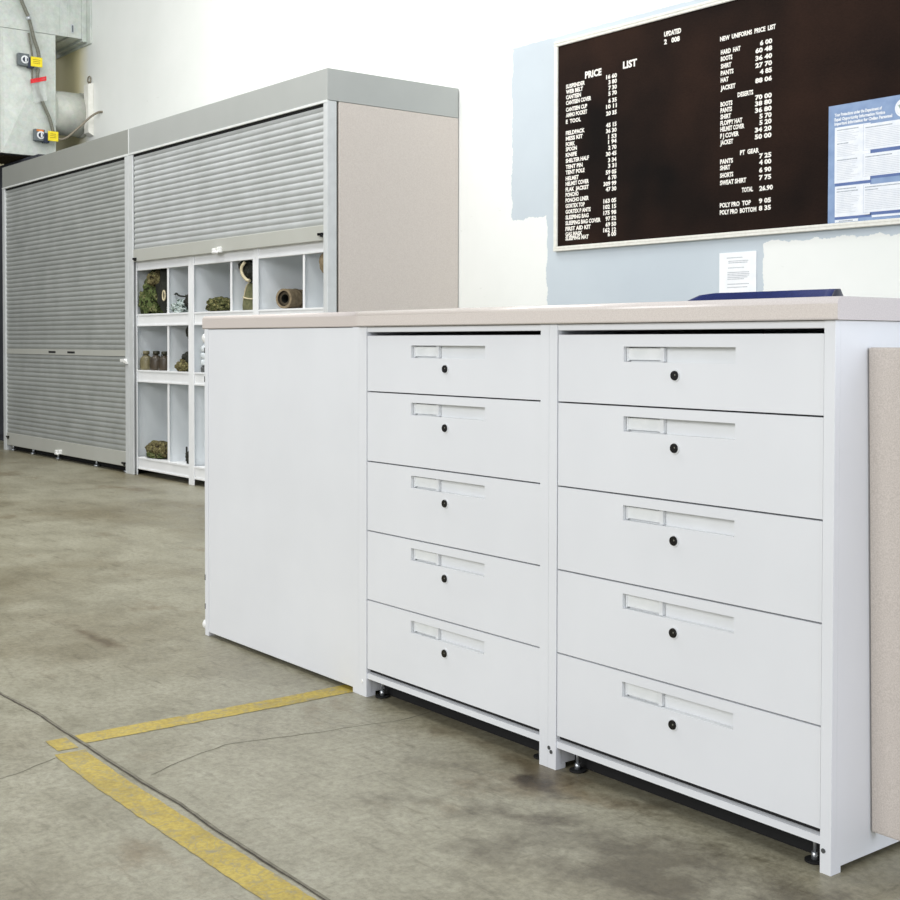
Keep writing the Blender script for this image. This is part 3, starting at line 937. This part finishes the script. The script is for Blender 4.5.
# rolled pad, lying front to back with its open spiral end to the front
t = thing('rolled_pad', (-3.79, 2.2, ZTp), 'rolled khaki sleeping pad lying on the top shelf with its round end showing', 'sleeping pad')
def ring_tube(p0, p1, ro, ri, outer, inner, n=36):
    m = MB()
    p0, p1 = Vector(p0), Vector(p1)
    d = (p1 - p0).normalized()
    up = Vector((0, 0, 1)); sd = d.cross(up).normalized()
    def pt(p, r, j):
        a = 2 * PI * j / n
        return p + sd * (r * math.cos(a)) + up * (r * math.sin(a))
    for j in range(n):
        m.quad([pt(p0, ro, j), pt(p0, ro, j + 1), pt(p1, ro, j + 1), pt(p1, ro, j)], outer, True)
        m.quad([pt(p0, ro, j), pt(p0, ri, j), pt(p0, ri, j + 1), pt(p0, ro, j + 1)], outer)
        m.quad([pt(p1, ro, j), pt(p1, ro, j + 1), pt(p1, ri, j + 1), pt(p1, ri, j)], outer)
        m.quad([pt(p0, ri, j), pt(p1, ri, j), pt(p1, ri, j + 1), pt(p0, ri, j + 1)], inner, True)
    return m
P0 = Vector((-3.800, 2.028, ZTp + 0.0635)); DR = Vector((-0.35, 0.937, 0)).normalized()
r_ = ring_tube(P0, P0 + DR * 0.40, 0.060, 0.046, 'khaki', 'khaki_dark').build('roll', t)
ring_tube(P0 + DR * 0.012, P0 + DR * 0.38, 0.040, 0.027, 'khaki_dark', 'olive_black').build('inner_turn', r_)
SD = DR.cross(Vector((0, 0, 1)))
m = MB()
for q_ in (0.11, 0.28):
    c_ = P0 + DR * q_
    m.tube([c_ + SD * (0.0615 * math.cos(a)) + Vector((0, 0, 0.0615 * math.sin(a))) for a in [2 * PI * q / 16 for q in range(17)]], 0.0025, 'khaki_dark', n=6, sub=2)
m.build('tie', t)

t = thing('hanging_pouch', (-3.36, 2.04, 1.36), 'brown pouch hanging at the far right end of the top shelf', 'pouch')
m = MB()
m.blob((-3.352, 2.035, 1.415), (0.040, 0.028, 0.062), 'khaki', 0.15, 3.0, 31, sub=4)
m.build('pouch', t)
B(-3.356, -3.346, 2.03, 2.04, 1.46, 1.554, 'khaki_dark').build('hanging_strap', t)

# middle shelf, second bay
t = thing('camouflage_pouch', (-5.14, 2.06, ZM), 'camouflage pouch with a dark top on the middle shelf, right of the canteens', 'pouch')
m = MB()
m.blob((-5.150, 2.058, ZM + 0.032), (0.095, 0.056, 0.052), 'camo_tan', 0.35, 5.0, 41, flat=ZM + 0.001, sub=5, fold=0.05)
m.build('body', t)
m = MB()
m.blob((-5.115, 2.070, ZM + 0.085), (0.080, 0.045, 0.048), 'olive_black', 0.3, 4.0, 42, sub=4)
m.build('flap', t)
t = thing('hanging_strap', (-5.06, 2.05, 1.0), 'black strap end hanging from the shelf above the camouflage pouch', 'strap')
m = MB()
m.blob((-5.068, 2.045, 1.030), (0.040, 0.022, 0.052), 'olive_black', 0.25, 4.0, 43, sub=4)
m.box(-5.075, -5.062, 2.04, 2.05, 1.05, 1.153, 'olive_black')
m.build('strap', t)
# stack of pale tins, mostly hidden by the counter
for k in range(4):
    z = ZM + 0.0005 + k * 0.046
    m = MB()
    m.lathe((-4.835, 2.052, z), [(0.042, 0), (0.047, 0.006), (0.048, 0.030), (0.043, 0.036), (0.030, 0.045)], 'tin_dark' if k == 0 else 'tin', n=20, sy=0.8)
    lab = ['dark grey tin at the bottom of the stack beside the counter end', 'pale tin second from the bottom of the stack on the middle shelf', 'pale tin third from the bottom of the stack on the middle shelf', 'pale tin topmost of the stack on the middle shelf'][k]
    tag(m.build('mess_tin'), lab, 'tin', 'tins stacked on the middle shelf')
# bottom shelf
ZB = SH[0]
t = thing('rolled_poncho', (-5.62, 2.07, ZB), 'rolled brown and green camouflage poncho on the bottom shelf', 'poncho')
m = MB()
m.blob((-5.60, 2.045, ZB + 0.022), (0.120, 0.045, 0.026), 'camo_green', 0.35, 5.0, 51, flat=ZB + 0.001, sub=5, fold=0.05)
m.build('loose_end', t)
m = MB()
m.blob((-5.590, 2.078, ZB + 0.060), (0.215, 0.066, 0.060), 'camo_tan', 0.16, 4.0, 52, flat=ZB + 0.001, sub=5, fold=0.03)
m.build('roll', t)
t = thing('small_pouch', (-5.07, 2.05, ZB), 'small dark olive pouch on the bottom shelf, second bay', 'pouch')
m = MB()
m.blob((-5.06, 2.055, ZB + 0.045), (0.060, 0.040, 0.052), 'olive_black', 0.3, 4.0, 53, flat=ZB + 0.001, sub=4)
m.build('body', t)
B(-5.105, -5.095, 2.03, 2.04, ZB + 0.06, ZB + 0.115, 'olive_black').build('loop', t, 0.002)

# ------------------------------------------------------------------ price board
t = thing('price_board', (-1.0, 2.9, 1.46), 'large dark brown letter board with white price lists in a cream frame', 'notice board')
bx0, bx1, bz0, bz1 = -2.336, 0.34, 1.464, 2.616
YBd = 2.882
B(bx0 + 0.02, bx1 - 0.02, YBd, 2.899, bz0 + 0.02, bz1 - 0.02, 'felt').build('felt_panel', t)
fr = MB()
def fbar(x0, x1, z0, z1, horiz):
    fr.box(x0, x1, 2.878, 2.8985, z0, z1, 'frame')
    if horiz:
        fr.box(x0, x1, 2.875, 2.878, z0 + (z1 - z0) * 0.08, z0 + (z1 - z0) * 0.42, 'frame')
        fr.box(x0, x1, 2.875, 2.878, z0 + (z1 - z0) * 0.58, z0 + (z1 - z0) * 0.92, 'frame')
    else:
        fr.box(x0 + (x1 - x0) * 0.1, x1 - (x1 - x0) * 0.1, 2.875, 2.878, z0, z1, 'frame')
fbar(bx0, bx1, bz0, bz0 + 0.026, True)
fbar(bx0, bx1, bz1 - 0.030, bz1, True)
fbar(bx0, bx0 + 0.030, bz0 + 0.026, bz1 - 0.030, False)
fbar(bx1 - 0.030, bx1, bz0 + 0.026, bz1 - 0.030, False)
fr.build('frame', t)
YL = YBd - 0.0015
BOLD = 0.045
def row(parts, cap=0.0215):
    """one line of push-in letters: (text, left x, centre z, width)"""
    for s, x, z, w in parts:
        m = MB()
        add_text(m, s, x, YL, z - cap / 2, cap, 'letters', w, BOLD)
        m.build('price_lettering' if s[0] in '0123456789' else 'word_lettering', t, fix=False)
row([('PRICE', -2.095, 2.396, 0.124), ('LIST', -1.814, 2.402, 0.098)], 0.036)
row([('UPDATED', -1.530, 2.508, 0.112)], 0.024)
row([('2   008', -1.530, 2.470, 0.104)], 0.024)
left = [('SUSPENDER', 2.357, '16', '60'), ('WEB BELT', 2.328, '3', '80'), ('CANTEEN', 2.298, '7', '30'), ('CANTEEN COVER', 2.268, '5', '70'),
        ('CANTEEN CUP', 2.231, '6', '35'), ('AMMO POCKET', 2.201, '10', '11'), ('E  TOOL', 2.166, '20', '35'),
        ('FIELDPACK', 2.104, '45', '15'), ('MESS KIT', 2.074, '36', '30'), ('FORK', 2.043, '1', '53'), ('SPOON', 2.016, '1', '94'),
        ('KNIFE', 1.985, '2', '70'), ('SHELTER HALF', 1.953, '30', '45'), ('TENT PIN', 1.920, '3', '34'), ('TENT POLE', 1.890, '3', '31'),
        ('HELMET', 1.857, '59', '05'), ('HELMET COVER', 1.828, '6', '70'), ('FLAK  JACKET', 1.797, '309', '99'), ('PONCHO', 1.768, '47', '30'),
        ('PONCHO LINER', 1.738, None, None), ('GORTEX TOP', 1.707, '163', '05'), ('GORTEX P ANTS', 1.676, '102', '15'), ('SLEEPING BAG', 1.645, '175', '98'),
        ('SLEEPING BAG COVER', 1.614, '97', '52'), ('FIRST AID KIT', 1.583, '69', '50'), ('GAS MASK', 1.554, '162', '12'), ('SLEEPING MAT', 1.531, '6', '00')]
for s, z, a, c in left:
    p = [(s, -2.243, z, 0.0150 * len(s) + (0.012 if len(s) < 10 else 0))]
    if a:
        wa = 0.0165 * len(a)
        p += [(a + ' ' + c, -1.903 - wa, z + 0.002, wa + 0.045)]
    row(p)
row([('NEW  UNIFORMS  PRICE  LIST', -1.171, 2.418, 0.326)])
right = [('HARD  HAT', 2.354, '6', '00', 0.118), ('BOOTS', 2.322, '60', '48', 0.070), ('SHIRT', 2.287, '36', '40', 0.064), ('PANTS', 2.254, '27', '70', 0.078), ('HAT', 2.221, '4', '85', 0.048), ('JACKET', 2.183, '88', '06', 0.090)]
def rrow(s, z, a, c, w):
    wa = 0.026 * len(a) - 0.006
    row([(s, -1.166, z, w), (a + ' ' + c, -0.914 - wa, z + 0.002, wa + 0.050)])
for r in right:
    rrow(*r)
row([('DESERTS', -1.063, 2.136, 0.092)])
for r in [('BOOTS', 2.105, '70', '00', 0.072), ('PANTS', 2.076, '38', '80', 0.070), ('SHIRT', 2.045, '36', '80', 0.064), ('FLOPPY HAT', 2.015, '5', '70', 0.132),
          ('HELMET COVER', 1.986, '5', '20', 0.144), ('F J COVER', 1.954, '34', '20', 0.112), ('JACKET', 1.922, '50', '00', 0.078)]:
    rrow(*r)
row([('PT  GEAR', -1.046, 1.861, 0.111)])
for r in [('PANTS', 1.831, '7', '25', 0.078), ('SHIRT', 1.801, '4', '00', 0.062), ('SHORTS', 1.765, '6', '90', 0.080), ('SWEAT SHIRT', 1.730, '7', '75', 0.158)]:
    rrow(*r)
row([('TOTAL', -1.034, 1.684, 0.066), ('26.90', -0.932, 1.682, 0.078)])
for r in [('POLY PRO  TOP', 1.622, '9', '05', 0.186), ('POLY PRO  BOTTOM', 1.588, '8', '35', 0.218)]:
    rrow(*r)

# poster pinned over the right part of the board
px0, px1, pz0, pz1 = -0.553, 0.215, 1.4905, 2.007
YP = 2.879
t = thing('poster', (-0.17, YP, pz0), 'blue and white information poster with a round seal over the letter board', 'poster')
B(px0, px1, YP, YP + 0.0015, pz0, pz1, 'poster_blue').build('sheet', t)
m = MB()
def pq(x0, x1, z0, z1, mat, y):
    m.quad([(x0, y, z0), (x1, y, z0), (x1, y, z1), (x0, y, z1)], mat)
def panel(xa, xb, xo, za, zb):
    pq(xa, xb, za, zb, 'poster_white', YP - 0.0006)
# darker bands below each block, then white blocks
pq(-0.367, px1 - 0.02, 1.777, 1.795, 'poster_band', YP - 0.0003)
pq(-0.517, -0.335, 1.652, 1.670, 'poster_band', YP - 0.0003)
pq(-0.517, -0.335, 1.505, 1.520, 'poster_band', YP - 0.0003)
pq(-0.367, px1 - 0.02, 1.513, 1.527, 'poster_band', YP - 0.0003)
pq(-0.367, px1 - 0.02, 1.668, 1.682, 'poster_band', YP - 0.0003)
for a in ((-0.520, -0.376, 1.664, 1.909), (-0.376, -0.340, 1.664, 1.6795), (-0.376, -0.340, 1.7775, 1.7925), (-0.376, -0.340, 1.9045, 1.909), (-0.517, -0.373, 1.516, 1.650), (-0.373, -0.340, 1.516, 1.5245), (-0.373, -0.340, 1.6445, 1.650), (-0.375, px1 - 0.02, 1.793, 1.904), (-0.375, px1 - 0.02, 1.680, 1.777), (-0.372, px1 - 0.02, 1.525, 1.644), (-0.516, -0.398, 1.492, 1.503), (-0.33, px1 - 0.1, 1.502, 1.511)):
    pq(*a, 'poster_white', YP - 0.0006)
# headings and lines of body print too small to read
def lines(x0, x1, z_hi, z_lo, step, mat='poster_rule', th=0.0022):
    z = z_hi
    while z > z_lo:
        pq(x0, x1 - 0.012 * random.random() * 4, z - th, z, mat, YP - 0.0009)
        z -= step
for x0, x1, z in ((-0.508, -0.40, 1.898), (-0.508, -0.45, 1.838), (-0.508, -0.405, 1.766), (-0.365, -0.235, 1.892), (-0.365, -0.235, 1.766), (-0.508, -0.41, 1.640), (-0.508, -0.40, 1.628), (-0.365, 0.0, 1.636), (-0.365, -0.30, 1.624)):
    pq(x0, x1, z - 0.0045, z, 'poster_text', YP - 0.0009)
lines(-0.508, -0.39, 1.886, 1.848, 0.0075); lines(-0.508, -0.39, 1.828, 1.776, 0.0075); lines(-0.508, -0.39, 1.756, 1.675, 0.0075)
lines(-0.508, -0.39, 1.618, 1.528, 0.0075)
lines(-0.365, px1 - 0.04, 1.880, 1.800, 0.0075); lines(-0.365, px1 - 0.04, 1.754, 1.686, 0.0075); lines(-0.365, px1 - 0.04, 1.614, 1.532, 0.0075)
pq(-0.495, -0.425, 1.494, 1.499, 'poster_text', YP - 0.0009)
m.build('print', t, fix=False)
m = MB()
add_text(m, 'Your Protections under the Department of', -0.522, YP - 0.0009, 1.958, 0.0135, 'poster_white', 0.236, 0.05)
add_text(m, 'Equal Opportunity Information Notice', -0.522, YP - 0.0009, 1.938, 0.0135, 'poster_white', 0.252, 0.05)
add_text(m, 'Important Information for Civilian Personnel', -0.522, YP - 0.0009, 1.919, 0.0135, 'poster_white', 0.286, 0.05)
m.build('heading', t, fix=False)
m = MB()
cx, cz = -0.185, 1.951
def disc(r, mat, y, n=40):
    m.quad([(cx + r * math.cos(2 * PI * j / n), y, cz + r * math.sin(2 * PI * j / n)) for j in range(n)], mat)
disc(0.0385, 'poster_white', YP - 0.0006); disc(0.031, 'poster_rule', YP - 0.0007); disc(0.0295, 'poster_white', YP - 0.0008)
for pts in (((-0.014, 0.014), (0.014, 0.014), (0.012, -0.004), (0, -0.016), (-0.012, -0.004)), ((-0.024, 0.012), (-0.016, 0.016), (-0.010, -0.010)), ((0.024, 0.012), (0.010, -0.010), (0.016, 0.016))):
    m.quad([(cx + a, YP - 0.0010, cz + c) for a, c in pts], 'seal_grey')
m.build('seal', t, fix=False)

# sheet of paper taped to the wall under the board
t = thing('paper_notice', (-1.07, 2.899, 1.115), 'white printed sheet of paper taped to the wall under the board', 'paper')
B(-1.180, -0.959, 2.8965, 2.8992, 1.116, 1.394, 'paper').build('sheet', t)
m = MB()
for z, a, c in ((1.366, -1.135, -1.04), (1.350, -1.125, -1.005), (1.342, -1.125, -1.01), (1.318, -1.128, -1.03), (1.296, -1.13, -1.0), (1.288, -1.13, -0.998), (1.280, -1.13, -1.0), (1.272, -1.13, -1.01), (1.264, -1.13, -1.03), (1.24, -1.13, -1.0), (1.225, -1.13, -1.01), (1.19, -1.13, -1.05)):
    m.quad([(a, 2.8962, z), (c, 2.8962, z), (c, 2.8962, z + 0.004), (a, 2.8962, z + 0.004)], 'paper_print')
m.build('print', t, fix=False)

# ------------------------------------------------------------------ office chair behind the counter
CX, CY = 0.485, 1.30
t = thing('office_chair', (CX, CY, 0), 'navy blue office chair behind the counter, only the top of its back showing', 'chair')
# curved backrest with a crowned top edge
m = MB()
nx, nz = 28, 14
W2, zlo, zhi = 0.262, 0.60, 1.124
def back_pt(u, w, side):
    q = 2 * u - 1
    e = abs(q)
    crown = zhi - 0.014 * e ** 2 - 0.055 * max(0, (e - 0.80) / 0.20) ** 2.0
    base = zlo + 0.05 * e ** 4
    z = base + (crown - base) * w
    nrm = Vector((math.copysign(0.30 * 2.2 * e ** 1.2 / W2, q), 1.0)).normalized()
    th = 0.075 * side * (1 - 0.55 * abs(2 * w - 1) ** 4)
    x = W2 * q + nrm.x * th
    y = -0.30 * e ** 2.2 + 0.03 * (w - 0.5) + nrm.y * th
    return Vector((CX + x, CY + y, z))
def sheet(mb, side, mat):
    i = len(mb.v); k = mb._m(mat)
    for a in range(nx + 1):
        for c in range(nz + 1):
            mb.v.append(back_pt(a / nx, c / nz, side))
    for a in range(nx):
        for c in range(nz):
            mb.f.append((i + a * (nz + 1) + c, i + (a + 1) * (nz + 1) + c, i + (a + 1) * (nz + 1) + c + 1, i + a * (nz + 1) + c + 1)); mb.mi.append(k); mb.sm.append(True)
    return i
i0 = sheet(m, 0.0, 'navy'); i1 = sheet(m, 0.6, 'navy')
k = m._m('navy')
for c in (0, nz):
    for a in range(nx):
        m.f.append((i0 + a * (nz + 1) + c, i0 + (a + 1) * (nz + 1) + c, i1 + (a + 1) * (nz + 1) + c, i1 + a * (nz + 1) + c)); m.mi.append(k); m.sm.append(True)
for a in (0, nx):
    for c in range(nz):
        m.f.append((i0 + a * (nz + 1) + c, i0 + a * (nz + 1) + c + 1, i1 + a * (nz + 1) + c + 1, i1 + a * (nz + 1) + c)); m.mi.append(k); m.sm.append(True)
m.build('backrest', t)
m = MB()
i0 = sheet(m, 0.62, 'navy_dark'); i1 = sheet(m, 0.78, 'navy_dark')
k = m._m('navy_dark')
for c in (0, nz):
    for a in range(nx):
        m.f.append((i0 + a * (nz + 1) + c, i0 + (a + 1) * (nz + 1) + c, i1 + (a + 1) * (nz + 1) + c, i1 + a * (nz + 1) + c)); m.mi.append(k); m.sm.append(True)
m.build('back_shell', t)
m = MB(); m.blob((CX, CY - 0.20, 0.47), (0.26, 0.25, 0.05), 'navy', 0.03, 1.0, 2, sub=4); m.build('seat', t)
m = MB(); m.tube([(CX, CY + 0.05, 0.66), (CX, CY + 0.075, 0.54), (CX, CY + 0.04, 0.44), (CX, CY - 0.16, 0.425)], 0.018, 'chair_black'); m.build('back_bracket', t)
m = MB(); m.cyl((CX, CY - 0.17, 0.09), (CX, CY - 0.17, 0.44), 0.026, 'chair_black'); m.build('gas_column', t)
for j in range(5):
    a = 2 * PI * j / 5 + 0.3
    ex, ey = CX + 0.26 * math.cos(a), CY - 0.17 + 0.26 * math.sin(a)
    m = MB(); m.cyl((CX, CY - 0.17, 0.11), (ex, ey, 0.075), 0.026, 'chair_black', r1=0.016, n=10); l_ = m.build('leg', t)
    m = MB(); m.cyl((ex - 0.02 * math.sin(a), ey + 0.02 * math.cos(a), 0.028), (ex + 0.02 * math.sin(a), ey - 0.02 * math.cos(a), 0.028), 0.028, 'chair_black'); m.cyl((ex, ey, 0.03), (ex, ey, 0.08), 0.007, 'steel'); m.build('caster', l_)

# ------------------------------------------------------------------ ducts above the cabinets
XD = -8.859
t = thing('supply_duct', (XD - 0.33, 2.3, 2.684), 'vertical galvanised sheet duct with a cross-creased face above the closed cabinet', 'duct')
m = MB()
y0, y1, z0, z1 = 2.075, 2.577, 2.684, 3.822
pc = ((y0 + y1) / 2, (z0 + z1) / 2)
m.box(XD - 0.66, XD - 0.006, y0 + 0.004, y1 - 0.004, z0 + 0.004, z1, 'galv')
# creased face: a very shallow pyramid
cor = [(XD, y0, z0), (XD, y1, z0), (XD, y1, z1), (XD, y0, z1)]
ctr = (XD + 0.030, pc[0], pc[1])
for a in range(4):
    m.quad([cor[a], cor[(a + 1) % 4], ctr], 'galv')
for a in range(4):
    p, q = cor[a], cor[(a + 1) % 4]
    m.quad([p, q, (q[0] - 0.01, q[1], q[2]), (p[0] - 0.01, p[1], p[2])], 'galv')
m.build('duct_body', t)
# folded seams down both edges
B(XD - 0.004, XD + 0.006, y0 - 0.012, y0 + 0.014, z0, z1, 'galv').build('seam', t, 0.002)
B(XD - 0.004, XD + 0.006, y1 - 0.014, y1 + 0.004, z0, z1, 'galv').build('seam', t, 0.002)
m = MB()
m.box(XD - 0.65, XD - 0.004, y0 + 0.006, y1 - 0.006, z0 - 0.012, z0 + 0.004, 'dark')
for q in range(16):
    yy = y0 + 0.03 + q * 0.029
    m.box(XD - 0.62, XD - 0.03, yy, yy + 0.004, z0 - 0.022, z0 - 0.012, 'khaki_dark')
m.build('intake_grille', t)
t = thing('trunk_duct', (XD - 0.33, 2.3, 3.83), 'large horizontal galvanised duct running to the wall at the top left', 'duct')
B(XD - 0.66, XD, 0.9, 2.84, 3.826, 4.75, 'galv').build('duct_body', t, 0.004)
B(XD - 0.665, XD + 0.006, 2.70, 2.715, 3.826, 4.75, 'galv').build('seam', t)
B(XD - 0.665, XD + 0.005, 2.62, 2.626, 3.826, 4.75, 'galv').build('seam', t)
B(XD - 0.67, XD + 0.012, 2.84, 2.882, 3.800, 4.78, 'galv').build('end_collar', t, 0.003)
B(XD - 0.76, XD + 0.100, 2.8825, 2.899, 3.775, 4.80, 'galv').build('wall_flange', t, 0.002)
m = MB(); m.box(XD, XD + 0.004, 2.735, 2.760, 3.87, 3.95, 'steel'); m.box(XD, XD + 0.007, 2.741, 2.754, 3.880, 3.94, 'switch_grey'); m.build('access_clip', t)

t = thing('round_duct', (XD - 0.25, 2.74, 3.13), 'round galvanised pipe running from the sheet duct into the wall', 'pipe')
m = MB(); m.cyl((XD - 0.125, 2.579, 3.125), (XD - 0.125, 2.897, 3.125), 0.205, 'galv_round', n=48); m.build('pipe', t)
m = MB(); m.cyl((XD - 0.125, 2.862, 3.125), (XD - 0.125, 2.899, 3.125), 0.212, 'galv_round', n=48); m.build('collar', t)

m = MB()
m.extrude_x([(2.845, 2.93), (2.845, 3.385), (2.898, 3.40), (2.898, 2.90)], -8.83, -8.725, 'flash_white')
o = m.build('wall_flashing', None, 0.003)
tag(o, 'narrow white sheet-metal flashing on the wall beside the round pipe', 'flashing')
m = MB()
pts = [(-8.80 + 0.035 * math.cos(a), 2.885, 3.44 + 0.03 * math.sin(a)) for a in [2 * PI * q / 12 for q in range(13)]]
m.tube(pts, 0.006, 'conduit_tan', n=6, sub=2)
m.cyl((-8.80, 2.9, 3.41), (-8.80, 2.88, 3.41), 0.012, 'conduit_tan')
tag(m.build('wall_ring'), 'small metal ring fixed to the wall above the white flashing', 'ring')

def switch(y0, y1, z0, z1, tagy0, tagy1, tagz0, tagz1, orange, lab):
    t = thing('isolator_switch', (XD, (y0 + y1) / 2, z0), lab, 'switch', 'isolator switches on the duct')
    B(XD + 0.028, XD + 0.075, y0, y0 + (y1 - y0) * 0.72, z0, z1, 'switch_grey').build('enclosure', t, 0.006)
    m = MB(); m.box(XD + 0.028, XD + 0.082, y0 + (y1 - y0) * 0.62, y1, z0 - 0.012, z1 - 0.030, 'switch_navy')
    m.build('junction_box', t, 0.004)
    yc = y0 + (y1 - y0) * 0.42; zc = (z0 + z1) / 2
    m = MB(); m.cyl((XD + 0.075, yc, zc), (XD + 0.080, yc, zc), 0.036, 'paper', n=28)
    m.cyl((XD + 0.080, yc, zc), (XD + 0.092, yc, zc), 0.022, 'switch_navy', n=20)
    m.box(XD + 0.09, XD + 0.104, yc - 0.006, yc + 0.006, zc - 0.022, zc + 0.022, 'paper')
    m.build('knob', t)
    if orange:
        B(XD + 0.075, XD + 0.078, y0 + 0.02, y0 + (y1 - y0) * 0.62, z1 - 0.022, z1 - 0.004, 'switch_orange').build('orange_mark', t)
    m = MB(); m.box(XD + 0.083, XD + 0.087, tagy0, tagy1, tagz0, tagz1, 'yellow_tag')
    for q in range(3):
        zz = tagz1 - 0.028 - q * 0.016
        m.box(XD + 0.087, XD + 0.0876, tagy0 + 0.02, tagy1 - 0.02, zz, zz + 0.005, 'tag_print')
    m.build('yellow_tag', t)
switch(2.205, 2.352, 3.486, 3.598, 2.318, 2.425, 3.488, 3.576, False, 'grey isolator switch with a yellow tag, the upper one on the sheet duct')
switch(2.352, 2.490, 2.812, 2.922, 2.475, 2.572, 2.822, 2.912, True, 'grey isolator switch with a yellow tag, the lower one on the sheet duct')
m = MB()
m.tube([(XD + 0.05, 2.20, 4.30), (XD + 0.05, 2.242, 4.095), (XD + 0.05, 2.315, 3.924), (XD + 0.05, 2.361, 3.747), (XD + 0.05, 2.398, 3.642), (XD + 0.05, 2.408, 3.56), (XD + 0.05, 2.408, 3.50)], 0.017, 'conduit', n=10)
m.cyl((XD + 0.05, 2.307, 3.945), (XD + 0.05, 2.317, 3.915), 0.022, 'steel')
tag(m.build('conduit'), 'thick grey cable coming down from the top to the upper switch', 'cable')
m = MB()
m.tube([(XD + 0.03, 2.318, 3.80), (XD + 0.03, 2.336, 3.70), (XD + 0.03, 2.351, 3.60), (XD + 0.035, 2.36, 3.56)], 0.009, 'conduit', n=8)
tag(m.build('conduit'), 'thin grey cable beside the thick one above the upper switch', 'cable')
m = MB()
m.tube([(XD + 0.05, 2.400, 3.48), (XD + 0.045, 2.392, 3.40), (XD + 0.045, 2.395, 3.30), (XD + 0.045, 2.440, 3.177), (XD + 0.045, 2.508, 3.027), (XD + 0.045, 2.540, 2.91)], 0.016, 'conduit', n=10)
tag(m.build('conduit'), 'grey cable linking the upper switch down to the lower switch', 'cable')
m = MB()
m.tube([(XD + 0.05, 2.345, 3.48), (XD + 0.03, 2.350, 3.42), (XD + 0.03, 2.352, 3.36)], 0.009, 'conduit', n=8)
tag(m.build('conduit'), 'short thin grey cable stub under the upper switch', 'cable')
m = MB()
m.tube([(XD + 0.06, 2.57, 2.845), (-8.76, 2.64, 2.86), (-8.70, 2.74, 2.96), (-8.64, 2.83, 3.06), (-8.58, 2.88, 3.10), (-8.52, 2.899, 3.10)], 0.010, 'conduit_tan', n=10)
tag(m.build('conduit'), 'tan cable curving from the lower switch across to the wall', 'cable')
m = MB()
m.quad([(XD + 0.064, 2.322, 3.332), (XD + 0.064, 2.470, 3.378), (XD + 0.060, 2.470, 3.418), (XD + 0.060, 2.322, 3.372)], 'red')
m.quad([(XD + 0.068, 2.322, 3.332), (XD + 0.068, 2.470, 3.378), (XD + 0.064, 2.470, 3.418), (XD + 0.064, 2.322, 3.372)], 'red')
t = thing('document_pouch', (XD + 0.06, 2.40, 3.15), 'clear plastic pouch with a red top strip hanging on the duct cables', 'pouch')
m.build('red_strip', t)
m = MB()
i = 0
P0 = [[(XD + 0.066 + 0.012 * noise.noise(Vector((a * 1.3, c * 1.7, 2))), 2.335 + 0.125 * a / 4 + 0.012 * c / 5, 3.355 + 0.04 * a / 4 - 0.20 * c / 5) for c in range(6)] for a in range(5)]
for a in range(4):
    for c in range(5):
        m.quad([P0[a][c], P0[a + 1][c], P0[a + 1][c + 1], P0[a][c + 1]], 'plastic', True)
m.build('pouch', t)

# ------------------------------------------------------------------ light
w = bpy.data.worlds.new('World')
scene.world = w
w.use_nodes = True
bg = w.node_tree.nodes['Background']
bg.inputs['Color'].default_value = (0.93, 0.96, 1.0, 1)
bg.inputs['Strength'].default_value = 0.5

def area(name, loc, target, sx, sy, power, color=(1, 1, 1)):
    l = bpy.data.lights.new(name, 'AREA')
    l.shape = 'RECTANGLE'; l.size = sx; l.size_y = sy
    l.energy = power; l.color = color
    o = bpy.data.objects.new(name, l)
    o.location = loc
    d = Vector(target) - Vector(loc)
    o.rotation_euler = d.to_track_quat('-Z', 'Y').to_euler()
    COL.objects.link(o)
    return o
area('skylight_row', (-2.6, 0.9, 5.4), (-2.6, 0.7, 0), 4.0, 1.0, 50, (1.0, 1.0, 0.985))
area('overhead_fill_mid', (-2.0, -0.8, 4.8), (-2.3, 0.6, 0.5), 1.6, 1.2, 90, (1.0, 1.0, 0.98))  # unseen lamp added overhead to brighten cabinet fronts and left floor
area('overhead_fill_far', (-5.6, 0.6, 5.2), (-5.4, 0.3, 0), 5.0, 0.9, 165, (1.0, 0.985, 0.94))  # unseen lamp placed straight above to lift the far floor alone
area('front_fill', (1.4, -9.0, 4.4), (0.3, 0.5, 1.0), 6.0, 3.5, 560, (0.985, 0.99, 1.0))  # large unseen fill added in front, lighting forward-facing surfaces
area('side_window', (7.0, 0.2, 1.7), (1.5, 0.2, 0.5), 3.2, 2.6, 190, (0.82, 0.87, 1.0))

# ------------------------------------------------------------------ camera
cam = bpy.data.cameras.new('Camera')
co = bpy.data.objects.new('Camera', cam)
COL.objects.link(co)
cam.sensor_fit = 'HORIZONTAL'
cam.sensor_width = 36.0
cam.lens = 1280.198 / 900 * 36.0
cam.shift_y = -(450 - 372.07) / 900
cam.clip_start = 0.05
R_ = Matrix(((0.61818673, -0.01946447, 0.78579024), (0.7860291, 0.01295971, -0.61805363), (0.00184648, 0.99972655, 0.02331116)))
co.matrix_world = Matrix.Translation((2.88482, -1.954456, 0.962047)) @ R_.to_4x4()
scene.camera = co

scene.view_settings.view_transform = 'Standard'
scene.view_settings.look = 'None'
scene.view_settings.exposure = 0.0
scene.view_settings.gamma = 1.0
